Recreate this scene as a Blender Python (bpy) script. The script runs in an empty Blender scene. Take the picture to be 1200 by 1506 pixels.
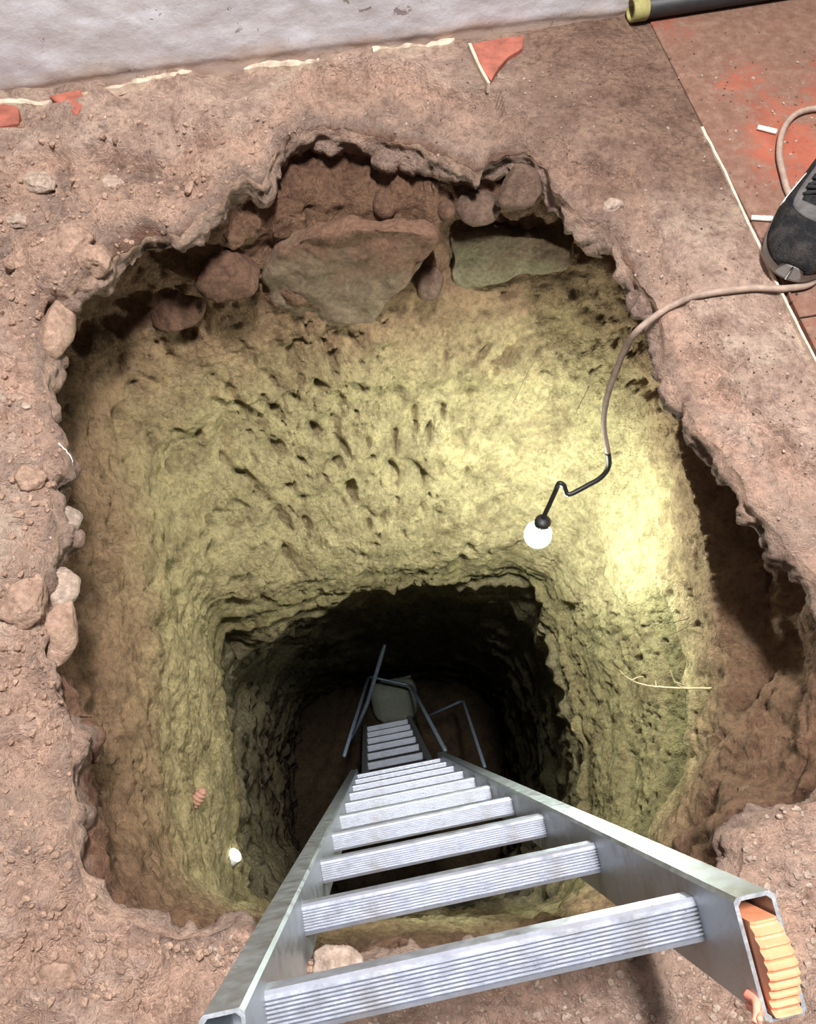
import bpy, bmesh, math, random
import numpy as np
from mathutils import Vector, Matrix, noise as mnoise

random.seed(7)
rng = np.random.default_rng(7)
C = bpy.context.scene.collection
SC = bpy.context.scene

# ------------------------------------------------------------------ camera
CAM_H, PITCH, F = 0.92, math.radians(65.0), 1150.0
cam = bpy.data.cameras.new('camera')
cam.sensor_fit = 'HORIZONTAL'; cam.sensor_width = 36.0; cam.lens = 36.0 * F / 1200.0
cam.clip_start = 0.02
co = bpy.data.objects.new('camera', cam); C.objects.link(co)
co.location = (0, 0, CAM_H); co.rotation_euler = (math.pi/2 - PITCH, 0, 0)
SC.camera = co
SC.view_settings.view_transform = 'Standard'
SC.view_settings.look = 'None'
SC.view_settings.exposure = 0.3
SC.view_settings.gamma = 1.0
SC.view_settings.use_curve_mapping = False

# ------------------------------------------------------------------ light
BULB_STRENGTH = 540.0
w = bpy.data.worlds.new('room_air'); SC.world = w; w.use_nodes = True
w.node_tree.nodes['Background'].inputs[0].default_value = (1.0, 0.95, 0.93, 1)
w.node_tree.nodes['Background'].inputs[1].default_value = 0.13
def area(name, loc, target, sx, sy, power, col):
    l = bpy.data.lights.new(name, 'AREA'); l.shape = 'RECTANGLE'; l.size = sx; l.size_y = sy
    l.energy = power; l.color = col
    o = bpy.data.objects.new(name, l); C.objects.link(o); o.location = loc
    d = Vector(target) - Vector(loc); o.rotation_euler = d.to_track_quat('-Z', 'Y').to_euler()
    return o
area('ceiling_lamp', (0.20, 0.42, 2.35), (0.0, 0.35, 0), 0.5, 0.16, 116, (1.0, 0.97, 0.97))

# ------------------------------------------------------------------ mapping used while laying the place out
SP, CP = math.sin(PITCH), math.cos(PITCH)
def ray(x, y):
    u = (x - 600) / F; v = (753 - y) / F
    return np.array([u, CP + v * SP, -SP + v * CP])
def at(x, y, z):                       # point of the photograph at height z
    d = ray(x, y); t = (z - CAM_H) / d[2]
    return np.array([d[0]*t, d[1]*t, z])
def at_y(x, y, Y):
    d = ray(x, y); t = Y / d[1]
    return np.array([d[0]*t, Y, CAM_H + d[2]*t])
def at_d(x, y, depth):                 # depth along the view axis
    d = ray(x, y); return np.array([d[0]*depth, d[1]*depth, CAM_H + d[2]*depth])
YAW = math.radians(11.0)
CA, SA = math.cos(YAW), math.sin(YAW)
def wf(a, b, z=0.0):                   # room frame: a along the plaster wall, b towards it
    return np.array([a*CA - b*SA, a*SA + b*CA, z])
def to_ab(p):
    return np.array([p[0]*CA + p[1]*SA, -p[0]*SA + p[1]*CA])
WALL_B = 1.335

# ------------------------------------------------------------------ numpy noise
def _h(ix, iy, iz, seed):
    n = (ix.astype(np.uint32)*np.uint32(374761393) + iy.astype(np.uint32)*np.uint32(668265263)
         + iz.astype(np.uint32)*np.uint32(2147483647) + np.uint32((seed*974711 + 12345) & 0xffffffff))
    n = (n ^ (n >> np.uint32(13))) * np.uint32(1274126177)
    n = (n ^ (n >> np.uint32(16))) * np.uint32(2246822519)
    n = n ^ (n >> np.uint32(15))
    return n
def _hf(ix, iy, iz, seed):
    return _h(ix, iy, iz, seed).astype(np.float32) / np.float32(4294967295.0)
def vnoise(p, seed=0):
    i = np.floor(p).astype(np.int64); f = (p - i).astype(np.float32)
    f = f*f*f*(f*(f*6-15)+10)
    x, y, z = i[:,0], i[:,1], i[:,2]; u, v, q = f[:,0], f[:,1], f[:,2]
    def L(dx, dy, dz): return _hf(x+dx, y+dy, z+dz, seed)
    a = L(0,0,0)*(1-u) + L(1,0,0)*u; b = L(0,1,0)*(1-u) + L(1,1,0)*u
    c = L(0,0,1)*(1-u) + L(1,0,1)*u; d = L(0,1,1)*(1-u) + L(1,1,1)*u
    return ((a*(1-v)+b*v)*(1-q) + (c*(1-v)+d*v)*q)*2 - 1
def fbm(p, f, octs=4, seed=0, gain=0.5, scale=(1,1,1)):
    s = 0; a = 1.0; t = 0
    q = p*np.array(scale)
    for k in range(octs):
        s = s + a*vnoise(q*f + 17.3*k, seed+k); t += a; a *= gain; f *= 2.03
    return s/t
def ridged(p, f, octs=3, seed=0, scale=(1,1,1)):
    s = 0; a = 1.0; t = 0; q = p*np.array(scale)
    for k in range(octs):
        s = s + a*(1-np.abs(vnoise(q*f + 9.1*k, seed+k))*2); t += a; a *= 0.5; f *= 2.1
    return s/t
def voro(p, seed=0):                   # F1 and the random value of the cell
    i = np.floor(p).astype(np.int64); best = np.full(len(p), 9.0, np.float32); second = best.copy(); val = np.zeros(len(p), np.float32)
    for dx in (-1,0,1):
        for dy in (-1,0,1):
            for dz in (-1,0,1):
                c = i + np.array([dx,dy,dz])
                jx = _hf(c[:,0],c[:,1],c[:,2],seed); jy = _hf(c[:,0],c[:,1],c[:,2],seed+1); jz = _hf(c[:,0],c[:,1],c[:,2],seed+2)
                d = (c[:,0]+jx-p[:,0])**2 + (c[:,1]+jy-p[:,1])**2 + (c[:,2]+jz-p[:,2])**2
                m = d < best
                second = np.where(m, best, np.minimum(second, d))
                val = np.where(m, _hf(c[:,0],c[:,1],c[:,2],seed+3), val); best = np.where(m, d, best)
    return np.sqrt(best), np.sqrt(second), val
def sstep(a, b, x):
    t = np.clip((x-a)/(b-a), 0, 1); return t*t*(3-2*t)

# ------------------------------------------------------------------ materials
def new_mat(name):
    m = bpy.data.materials.new(name); m.use_nodes = True
    nt = m.node_tree; b = nt.nodes['Principled BSDF']
    return m, nt, b
def nd(nt, kind, **kw):
    n = nt.nodes.new(kind)
    for k, v in kw.items():
        if k in n.inputs: n.inputs[k].default_value = v
        else: setattr(n, k, v)
    return n
def ramp(nt, fac, stops, interp='LINEAR'):
    r = nt.nodes.new('ShaderNodeValToRGB'); r.color_ramp.interpolation = interp
    e = r.color_ramp.elements
    while len(e) < len(stops): e.new(0.5)
    for k, (p, c) in enumerate(stops):
        e[k].position = p; e[k].color = (*c, 1) if len(c) == 3 else c
    nt.links.new(fac, r.inputs[0]); return r.outputs[0]
def mix(nt, fac, a, b, mode='MIX'):
    n = nt.nodes.new('ShaderNodeMix'); n.data_type = 'RGBA'; n.blend_type = mode
    for sock, v in ((n.inputs[0], fac), (n.inputs[6], a), (n.inputs[7], b)):
        if hasattr(v, 'is_linked'): nt.links.new(v, sock)
        elif isinstance(v, (int, float)): sock.default_value = v
        else: sock.default_value = (*v, 1)
    return n.outputs[2]
def noise(nt, scale, detail=6, rough=0.6, vec=None, dist=0.0):
    n = nd(nt, 'ShaderNodeTexNoise', Scale=scale, Detail=detail, Roughness=rough, Distortion=dist)
    if vec is not None: nt.links.new(vec, n.inputs['Vector'])
    return n.outputs[0]
def coords(nt, scale=(1,1,1)):
    t = nt.nodes.new('ShaderNodeTexCoord')
    if scale == (1,1,1): return t.outputs['Object']
    m = nt.nodes.new('ShaderNodeMapping'); m.inputs['Scale'].default_value = scale
    nt.links.new(t.outputs['Object'], m.inputs[0]); return m.outputs[0]
def bump(nt, b, height, strength=0.5, dist=0.01):
    n = nd(nt, 'ShaderNodeBump', Strength=strength, Distance=dist)
    nt.links.new(height, n.inputs['Height']); nt.links.new(n.outputs[0], b.inputs['Normal'])
def math_(nt, op, a, b=0.0, clamp=False):
    n = nt.nodes.new('ShaderNodeMath'); n.operation = op; n.use_clamp = clamp
    for s, v in ((n.inputs[0], a), (n.inputs[1], b)):
        if hasattr(v, 'is_linked'): nt.links.new(v, s)
        else: s.default_value = v
    return n.outputs[0]

def earth_material():
    m, nt, b = new_mat('layered_earth')
    at_ = nt.nodes.new('ShaderNodeAttribute'); at_.attribute_name = 'layer'
    lay = at_.outputs['Fac']; P = coords(nt)
    wob = math_(nt, 'MULTIPLY', math_(nt, 'SUBTRACT', noise(nt, 9, 6, .7, P), .5), 0.75)
    L = math_(nt, 'ADD', lay, wob)
    L01 = math_(nt, 'DIVIDE', L, 6.0, True)
    # layer 0 dusty ground, 1 grey crust, 2 red topsoil, 3 clay, 4 mid clay (also the dimmed right wall), 5 dark marl
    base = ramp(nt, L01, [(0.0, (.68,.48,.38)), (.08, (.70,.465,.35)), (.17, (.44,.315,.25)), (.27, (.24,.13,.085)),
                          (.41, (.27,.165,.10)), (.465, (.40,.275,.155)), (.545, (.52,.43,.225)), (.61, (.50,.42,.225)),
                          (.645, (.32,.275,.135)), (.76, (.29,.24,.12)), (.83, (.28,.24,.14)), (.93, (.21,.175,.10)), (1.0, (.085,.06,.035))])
    n1 = noise(nt, 16, 8, .7, P); n2 = noise(nt, 90, 5, .7, P); n3 = noise(nt, 4.5, 4, .6, P)
    v1 = ramp(nt, n1, [(.25, (.42,.37,.34)), (.5, (1,1,1)), (.75, (1.35,1.33,1.28))])
    col = mix(nt, 1.0, base, v1, 'MULTIPLY')
    v2 = ramp(nt, n2, [(.30, (.5,.46,.44)), (.5, (1,1,1)), (.72, (1.35,1.33,1.3))])
    col = mix(nt, .8, col, v2, 'MULTIPLY')
    stain = math_(nt, 'MULTIPLY', ramp(nt, noise(nt, 6, 9, .78, coords(nt, (1,1,.8)), .5), [(.50, (0,0,0)), (.66, (1,1,1))]), ramp(nt, L01, [(.44, (0,0,0)), (.5, (1,1,1))]))
    col = mix(nt, math_(nt, 'MULTIPLY', stain, .62), col, (.17,.115,.06))
    pale = ramp(nt, noise(nt, 38, 6, .75, P), [(.60, (0,0,0)), (.70, (1,1,1))])
    palef = math_(nt, 'MULTIPLY', pale, .45)
    col = mix(nt, palef, col, mix(nt, .5, base, (.66,.58,.47)))
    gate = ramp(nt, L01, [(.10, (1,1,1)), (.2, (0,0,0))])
    pink = math_(nt, 'MULTIPLY', ramp(nt, n3, [(.48, (0,0,0)), (.62, (1,1,1))]), .55)
    col = mix(nt, math_(nt, 'MULTIPLY', pink, gate), col, (.50,.37,.29))
    lime = math_(nt, 'MULTIPLY', ramp(nt, noise(nt, 8, 7, .7, P), [(.50, (0,0,0)), (.60, (1,1,1))]), ramp(nt, lay, [(.0, (1,1,1)), (.12, (0,0,0))]))
    col = mix(nt, math_(nt, 'MULTIPLY', lime, .6), col, mix(nt, .8, (.80,.64,.49), v2, 'MULTIPLY'))
    dn = nt.nodes.new('ShaderNodeAttribute'); dn.attribute_name = 'tile_dust'
    col = mix(nt, dn.outputs['Fac'], col, mix(nt, 1.0, mix(nt, 1.0, (.30,.18,.125), v1, 'MULTIPLY'), v2, 'MULTIPLY'))
    nt.links.new(col, b.inputs['Base Color'])
    b.inputs['Roughness'].default_value = .95; b.inputs['Specular IOR Level'].default_value = .15
    h = math_(nt, 'ADD', noise(nt, 120, 6, .78, P), math_(nt, 'MULTIPLY', noise(nt, 38, 6, .75, P), 2.4))
    bump(nt, b, h, 1.0, .013)
    return m

def stone_material(name, c1, c2, coat=None):
    m, nt, b = new_mat(name); P = coords(nt)
    col = ramp(nt, noise(nt, 22, 7, .65, P), [(.3, c1), (.7, c2)])
    if coat:
        zc = nt.nodes.new('ShaderNodeSeparateXYZ'); nt.links.new(P, zc.inputs[0])   # soil still sticks to the upper half
        cf = math_(nt, 'ADD', noise(nt, 11, 6, .7, P), math_(nt, 'MULTIPLY', zc.outputs['Z'], 2.2))
        col = mix(nt, ramp(nt, cf, [(.46, (0,0,0)), (.66, (1,1,1))]), col, coat)
    col = mix(nt, .9, col, ramp(nt, noise(nt, 110, 5, .75, P), [(.3, (.5,.48,.46)), (.7, (1.3,1.3,1.3))]), 'MULTIPLY')
    nt.links.new(col, b.inputs['Base Color']); b.inputs['Roughness'].default_value = .93
    b.inputs['Specular IOR Level'].default_value = .2
    bump(nt, b, noise(nt, 70, 7, .75, P), .9, .008)
    return m

def aluminium(name, base=(.62,.64,.66), rough=.42, metallic=.75, dirt=.45):
    m, nt, b = new_mat(name); P = coords(nt, (1, 1, 1))
    n = noise(nt, 55, 6, .7, P)
    col = mix(nt, math_(nt, 'MULTIPLY', ramp(nt, noise(nt, 18, 6, .7, P), [(.50, (0,0,0)), (.68, (1,1,1))]), dirt), base, (.30,.27,.24))
    col = mix(nt, .5, col, ramp(nt, n, [(.3, (.75,.75,.75)), (.7, (1.1,1.1,1.1))]), 'MULTIPLY')
    spots = ramp(nt, noise(nt, 130, 3, .6, P), [(.70, (0,0,0)), (.74, (1,1,1))])
    col = mix(nt, math_(nt, 'MULTIPLY', spots, .6), col, (.12,.11,.10))
    nt.links.new(col, b.inputs['Base Color'])
    b.inputs['Metallic'].default_value = metallic
    nt.links.new(ramp(nt, n, [(.3, (rough-.08,)*3), (.7, (rough+.18,)*3)]), b.inputs['Roughness'])
    bump(nt, b, noise(nt, 70, 5, .7, P), .18, .003)
    return m

def plain(name, col, rough=.7, metallic=0.0, var=.25, scale=60, bmp=.15):
    m, nt, b = new_mat(name); P = coords(nt)
    c = mix(nt, 1.0, col, ramp(nt, noise(nt, scale, 5, .65, P), [(.3, (1-var,)*3), (.7, (1+var,)*3)]), 'MULTIPLY')
    nt.links.new(c, b.inputs['Base Color']); b.inputs['Roughness'].default_value = rough
    b.inputs['Metallic'].default_value = metallic
    if bmp: bump(nt, b, noise(nt, scale*2, 4, .6, P), bmp, .003)
    return m

def tile_material():
    m, nt, b = new_mat('dusty_red_tile'); P = coords(nt)
    big = noise(nt, 3.3, 6, .62, P, .4)
    fine = noise(nt, 45, 7, .75, P)
    red = ramp(nt, noise(nt, 14, 5, .65, P), [(.3, (.24,.06,.035)), (.7, (.40,.12,.07))])
    dust = ramp(nt, fine, [(.3, (.11,.062,.042)), (.5, (.175,.10,.07)), (.75, (.27,.17,.125))])
    f = math_(nt, 'ADD', big, math_(nt, 'MULTIPLY', math_(nt, 'SUBTRACT', fine, .5), .45))
    col = mix(nt, ramp(nt, f, [(.36, (.1,.1,.1)), (.47, (.93,.93,.93)), (.65, (1,1,1))]), red, dust)
    nt.links.new(col, b.inputs['Base Color']); b.inputs['Roughness'].default_value = .85
    b.inputs['Specular IOR Level'].default_value = .25
    bump(nt, b, math_(nt, 'ADD', fine, noise(nt, 150, 4, .7, P)), .4, .003)
    return m

def plaster_material():
    m, nt, b = new_mat('old_lilac_plaster'); P = coords(nt)
    col = ramp(nt, noise(nt, 3, 6, .65, P), [(.3, (.50,.48,.51)), (.55, (.60,.585,.615)), (.75, (.56,.56,.54))])
    st = ramp(nt, noise(nt, 9, 7, .75, coords(nt, (1,1,2.5))), [(.40, (.80,.76,.72)), (.6, (1,1,1))])
    col = mix(nt, 1, col, st, 'MULTIPLY')
    chips = ramp(nt, noise(nt, 26, 7, .72, coords(nt, (1,1,.8)), .6), [(.615, (0,0,0)), (.635, (1,1,1))])
    col = mix(nt, math_(nt, 'MULTIPLY', chips, .8), col, (.20,.15,.13))
    g = nt.nodes.new('ShaderNodeSeparateXYZ'); nt.links.new(P, g.inputs[0])
    zz = math_(nt, 'ADD', g.outputs['Z'], math_(nt, 'MULTIPLY', math_(nt, 'SUBTRACT', noise(nt, 8, 6, .7, P), .5), .07))
    low = ramp(nt, zz, [(.005, (1,1,1)), (.035, (0,0,0))])
    col = mix(nt, math_(nt, 'MULTIPLY', low, .75), col, (.40,.27,.19))
    nt.links.new(col, b.inputs['Base Color']); b.inputs['Roughness'].default_value = .9
    b.inputs['Specular IOR Level'].default_value = .2
    bump(nt, b, math_(nt, 'ADD', noise(nt, 30, 6, .7, P), math_(nt, 'MULTIPLY', chips, -.5)), .35, .006)
    return m

M = {}
M['tile_red'] = plain('bare_red_tile', (.32,.10,.065), .8, 0, .35, 35, .3)
M['earth'] = earth_material()
M['tile'] = tile_material()
M['plaster'] = plaster_material()
M['cream'] = plain('cream_lime_crust', (.58,.46,.35), .95, 0, .3, 45, .5)
M['pale_stone'] = stone_material('pale_dusty_stone', (.42,.31,.24), (.60,.48,.39))
M['earth_clod'] = stone_material('red_earth_clod', (.33,.215,.155), (.56,.385,.285))
M['soil_clod'] = stone_material('dark_soil_clod', (.10,.055,.036), (.20,.115,.075))
M['grey_stone'] = stone_material('grey_field_stone', (.32,.25,.195), (.47,.38,.31))
M['boulder'] = stone_material('boulder_rock', (.16,.115,.075), (.28,.21,.14), (.20,.115,.075))
M['block'] = stone_material('green_grey_block', (.14,.115,.07), (.25,.21,.13), (.14,.09,.06))
M['dark_stone'] = stone_material('dark_stone', (.11,.07,.05), (.22,.145,.105))
M['alu'] = aluminium('worn_aluminium', (.46,.50,.53), .38, .8, .6)
M['alu_rung'] = aluminium('ribbed_aluminium', (.43,.46,.53), .34, .6, .5)
M['alu_dark'] = aluminium('dull_aluminium', (.30,.34,.33), .5, .7, .5)
M['orange'] = plain('orange_plastic', (.72,.29,.15), .55, 0, .22, 30, .1)
M['salmon'] = plain('salmon_plastic', (.75,.30,.20), .6, 0, .2, 30, .1)
M['cable'] = plain('dusty_cable', (.30,.22,.17), .7, 0, .25, 70, .1)
M['black'] = plain('black_bakelite_backlit_cable', (.012,.012,.012), .5, 0, .2, 60, 0)
M['steel'] = plain('blue_grey_steel_tube', (.26,.33,.40), .45, .5, .25, 50, .1)
M['sack'] = plain('woven_sack', (.33,.36,.28), .9, 0, .2, 80, .4)
M['rubber'] = plain('grey_rubber', (.27,.26,.24), .75, 0, .2, 70, .2)
M['mesh_black'] = None
M['white_paper'] = plain('white_paper', (.82,.78,.70), .8, 0, .08, 90, .05)
M['root'] = plain('dry_root', (.55,.47,.27), .8, 0, .25, 90, .2)
M['dark_root'] = plain('dark_root', (.13,.095,.05), .85, 0, .25, 90, .2)
M['pipe'] = plain('black_pipe', (.02,.019,.02), .55, 0, .3, 40, .2)
M['olive'] = plain('olive_pipe_end', (.30,.27,.10), .7, 0, .3, 60, .2)
M['terracotta'] = plain('terracotta_clay', (.36,.19,.13), .85, 0, .25, 60, .3)

def shoe_mesh_material():
    m, nt, b = new_mat('black_shoe_mesh'); P = coords(nt)
    v = nd(nt, 'ShaderNodeTexVoronoi', Scale=420.0); nt.links.new(P, v.inputs['Vector'])
    dust = ramp(nt, noise(nt, 26, 6, .7, P), [(.42, (.011,.011,.012)), (.75, (.058,.051,.045))])
    c = mix(nt, .7, dust, ramp(nt, v.outputs['Distance'], [(.1, (.5,.5,.5)), (.6, (1.3,1.3,1.3))]), 'MULTIPLY')
    nt.links.new(c, b.inputs['Base Color']); b.inputs['Roughness'].default_value = .9; b.inputs['Specular IOR Level'].default_value = .12
    bump(nt, b, v.outputs['Distance'], .5, .002)
    return m
M['mesh_black'] = shoe_mesh_material()
M['shoe_grey'] = plain('grey_suede', (.085,.08,.077), .9, 0, .35, 60, .3)
M['lace'] = plain('black_lace', (.012,.012,.013), .9, 0, .2, 120, .2)
M['shoe_sole'] = plain('dirty_midsole', (.33,.32,.30), .8, 0, .25, 50, .2)
M['shoe_white'] = plain('white_shoe_patch', (.60,.56,.53), .8, 0, .15, 50, .1)
def emit(name, col, s):
    m, nt, b = new_mat(name)
    b.inputs['Base Color'].default_value = (.9,.9,.9,1)
    b.inputs['Emission Color'].default_value = (*col, 1); b.inputs['Emission Strength'].default_value = s
    return m
M['glow'] = emit('lit_bulb_glass', (.90, 1.0, .90), BULB_STRENGTH)
M['glow_small'] = emit('small_white_glow', (1.0, 1.0, .90), 30.0)
M['white_plastic'] = plain('white_bulb_collar', (.62,.62,.58), .5, 0, .05, 40, 0)

# ------------------------------------------------------------------ object helpers
def mesh_obj(name, verts, faces, mat, parent=None, smooth=True):
    me = bpy.data.meshes.new(name); me.from_pydata([tuple(map(float, v)) for v in verts], [], faces); me.update()
    if smooth: me.polygons.foreach_set('use_smooth', [True]*len(me.polygons))
    me.materials.append(mat)
    o = bpy.data.objects.new(name, me); C.objects.link(o)
    if parent: o.parent = parent
    return o
def bm_obj(name, bm, mat, parent=None, smooth=True):
    me = bpy.data.meshes.new(name); bm.normal_update(); bm.to_mesh(me); bm.free()
    if smooth: me.polygons.foreach_set('use_smooth', [True]*len(me.polygons))
    me.materials.append(mat)
    o = bpy.data.objects.new(name, me); C.objects.link(o)
    if parent: o.parent = parent
    return o
def tag(o, label=None, cat=None, group=None, kind=None):
    if label: o['label'] = label
    if cat: o['category'] = cat
    if group: o['group'] = group
    if kind: o['kind'] = kind
    return o
def empty(name, loc=(0,0,0), rot=(0,0,0)):
    o = bpy.data.objects.new(name, None); C.objects.link(o); o.location = tuple(map(float, loc)); o.rotation_euler = rot
    o.empty_display_size = .05
    return o
def grid_obj(name, V, mat, closed=True, layer=None, flip=False):    # V: rings x n x 3
    r, n, _ = V.shape
    idx = np.arange(r*n).reshape(r, n)
    a = idx[:-1, :]; b_ = idx[1:, :]
    if closed: a2 = np.roll(a, -1, 1); b2 = np.roll(b_, -1, 1)
    else: a, a2, b_, b2 = a[:, :-1], a[:, 1:], b_[:, :-1], b_[:, 1:]
    q = np.stack([a, a2, b2, b_] if not flip else [a, b_, b2, a2], -1).reshape(-1, 4)
    me = bpy.data.meshes.new(name)
    me.vertices.add(r*n); me.vertices.foreach_set('co', V.reshape(-1).astype(np.float32))
    me.loops.add(q.size); me.loops.foreach_set('vertex_index', q.reshape(-1).astype(np.int32))
    me.polygons.add(len(q)); me.polygons.foreach_set('loop_start', np.arange(0, q.size, 4, dtype=np.int32))
    me.polygons.foreach_set('loop_total', np.full(len(q), 4, np.int32))
    me.update(calc_edges=True); me.validate()
    me.polygons.foreach_set('use_smooth', np.ones(len(q), bool))
    if layer is not None:
        at_ = me.attributes.new('layer', 'FLOAT', 'POINT'); at_.data.foreach_set('value', layer.reshape(-1).astype(np.float32))
    me.materials.append(mat)
    o = bpy.data.objects.new(name, me); C.objects.link(o); return o
def catmull(pts, k=10):
    P = [np.array(p, float) for p in pts]; P = [2*P[0]-P[1]] + P + [2*P[-1]-P[-2]]
    out = []
    for i in range(1, len(P)-2):
        for j in range(k):
            t = j/k; a, b, c, d = P[i-1:i+3]
            out.append(.5*((2*b) + (c-a)*t + (2*a-5*b+4*c-d)*t*t + (3*b-a-3*c+d)*t**3))
    out.append(P[-2]); return out
def tube(pts, r, n=8, cap=True):
    """verts and faces of a swept tube; r is a number or a list"""
    pts = [Vector(map(float, p)) for p in pts]; m = len(pts)
    rr = [r]*m if not hasattr(r, '__len__') else r
    V, Fc = [], []; up = None
    for i, p in enumerate(pts):
        t = (pts[min(i+1, m-1)] - pts[max(i-1, 0)]).normalized()
        if up is None:
            up = t.orthogonal().normalized()
        up = (up - t*up.dot(t)).normalized(); s = t.cross(up)
        for k in range(n):
            an = 2*math.pi*k/n; V.append(p + (up*math.cos(an) + s*math.sin(an))*rr[i])
    for i in range(m-1):
        for k in range(n):
            k2 = (k+1) % n; Fc.append((i*n+k, i*n+k2, (i+1)*n+k2, (i+1)*n+k))
    if cap: Fc.append(tuple(range(n))[::-1]); Fc.append(tuple((m-1)*n+k for k in range(n)))
    return V, Fc
def tube_obj(name, pts, r, mat, parent=None, n=8):
    V, Fc = tube(pts, r, n); return mesh_obj(name, V, Fc, mat, parent)
def lathe(profile, n=28):
    V, Fc = [], []
    for (r, z) in profile:
        for k in range(n):
            a = 2*math.pi*k/n; V.append((r*math.cos(a), r*math.sin(a), z))
    for i in range(len(profile)-1):
        for k in range(n):
            k2 = (k+1) % n; Fc.append((i*n+k, i*n+k2, (i+1)*n+k2, (i+1)*n+k))
    Fc.append(tuple(range(n))[::-1]); Fc.append(tuple((len(profile)-1)*n+k for k in range(n)))
    return V, Fc

# ------------------------------------------------------------------ THE PIT: contours at several depths, lofted
NT = 1080
CX, CY = -0.03, 0.42
TH = np.linspace(-math.pi, math.pi, NT, endpoint=False)
def contour_px(pts, z):
    return [at(x, y, z)[:2] for x, y in pts]
def radii(poly):
    P = np.array(poly); P = np.vstack([P, P[:1]])
    d = []
    for a, b in zip(P[:-1], P[1:]):
        for t in np.linspace(0, 1, 24, endpoint=False): d.append(a + (b-a)*t)
    d = np.array(d) - np.array([CX, CY])
    an = np.arctan2(d[:,1], d[:,0]); r = np.hypot(d[:,0], d[:,1])
    o = np.argsort(an); an, r = an[o], r[o]
    an = np.concatenate([an - 2*math.pi, an, an + 2*math.pi]); r = np.tile(r, 3)
    return np.interp(TH, an, r)
def smooth_t(R, k):
    ker = np.hanning(2*k+3)[1:-1]; ker /= ker.sum()
    return np.convolve(np.concatenate([R[-k:], R, R[:k]]), ker, 'valid')
RIM = [(100,432),(150,385),(205,338),(222,330),(245,340),(262,342),(300,322),(328,305),(340,272),(360,262),(386,266),(405,238),(440,200),
       (470,186),(510,186),(548,190),(580,205),(612,207),(650,226),(688,240),(703,248),(722,230),(745,222),(775,225),(800,248),(815,290),(840,312),(865,330),(888,332),
       (910,362),(930,395),(948,440),(972,480),(983,530),(1008,580),(1020,635),(1058,662),(1088,700),(1108,745),(1148,790),(1180,828),
       (1225,870),(1275,950),(1290,1050),(1255,1140),(1200,1174),(1150,1178),(1110,1200),(1090,1228),(1092,1265),(1085,1300),(1040,1345),(980,1388),(900,1408),(760,1422),(600,1425),(500,1424),
       (470,1408),(440,1398),(400,1385),(362,1364),(340,1366),(300,1382),(252,1386),(200,1362),(150,1330),(120,1292),(97,1240),(92,1130),
       (89,1030),(70,988),(57,960),(60,900),(66,830),(80,765),(78,705),(92,690),(86,625),(66,600),(56,545),(55,470),(64,432)]
R0 = radii(contour_px(RIM, -0.035))
CLAY = [(112,640),(118,570),(148,515),(200,492),(300,472),(420,464),(540,462),(600,434),(660,415),(740,402),(840,388),(890,392),(922,432),(950,500),(985,590),
        (1005,680),(1030,780),(1052,860),(1066,940),(1067,1010),(1060,1090),(1045,1150),(1010,1205),(960,1262),(900,1330),(780,1372),(600,1388),(480,1380),(380,1368),
        (320,1352),(260,1325),(200,1270),(165,1190),(150,1090),(135,1000),(122,900),(116,800),(112,700)]
R3 = radii(contour_px(CLAY, -0.34))
MID = [(225,760),(215,700),(235,640),(330,600),(480,580),(620,566),(740,556),(850,560),(912,606),(952,690),(970,770),(968,838),(988,900),(1004,960),(1007,1030),(1002,1100),(985,1160),
       (950,1230),(880,1310),(760,1355),(600,1368),(480,1362),(360,1348),(290,1300),(250,1210),(235,1100),(228,980),(226,860)]
R4 = radii(contour_px(MID, -0.53))
LIP = [(355,1320),(353,1250),(352,1150),(338,1040),(322,970),(332,925),(385,918),(480,890),(600,868),(690,850),(750,845),(790,866),(820,930),(842,1010),(858,1100),(862,1180),(850,1265),
       (815,1325),(700,1345),(500,1342),(400,1338)]
R5 = radii(contour_px(LIP, -1.15))
BOT = [(-.72,.15),(-.78,.6),(-.74,1.0),(-.6,1.2),(-.1,1.27),(.4,1.25),(.62,1.05),(.66,.6),(.6,.1),(.4,-.1),(-.4,-.12)]
R7 = radii(BOT)
LOW = [(-.56,.15),(-.60,.6),(-.52,.86),(-.2,.98),(.2,1.0),(.48,.86),(.56,.5),(.52,.1),(.3,-.1),(-.36,-.12)]
R6 = radii(LOW)
for nm in ('R3','R4'): globals()[nm] = smooth_t(globals()[nm], 14)
R5 = smooth_t(R5, 8); R6 = smooth_t(R6, 40); R7 = smooth_t(R7, 30)
back = np.clip(np.sin(TH), 0, 1)                         # 1 towards the plaster wall
right = np.clip(np.cos(TH - math.radians(8)), 0, 1)**2
left = np.clip(-np.cos(TH), 0, 1)**2
R5 = np.minimum(R5, 2)
lipback = 0.03*np.ones(NT)
def tab(pairs, zt=-.2):                                           # a value per direction, given at pixels of the rim
    aa_ = []; vv_ = []
    for (x, y, v) in pairs:
        p = at(x, y, zt); aa_.append(math.atan2(p[1]-CY, p[0]-CX)); vv_.append(v)
    o_ = np.argsort(aa_); aa_ = np.array(aa_)[o_]; vv_ = np.array(vv_, float)[o_]
    return np.interp(TH, np.concatenate([aa_-2*math.pi, aa_, aa_+2*math.pi]), np.tile(vv_, 3))
REC = tab([(110,700,.02),(112,600,.08),(140,510,.08),(230,480,.05),(330,460,.02),(420,460,.005),(620,420,.005),(760,395,.01),(850,380,.05),(900,385,.07),(960,510,.085),(1005,690,.095),(1040,820,.09),
           (1066,930,.05),(1066,1040,0),(1000,1220,0),(700,1400,0),(300,1360,0),(130,1000,.0),(110,850,.005)])
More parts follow.
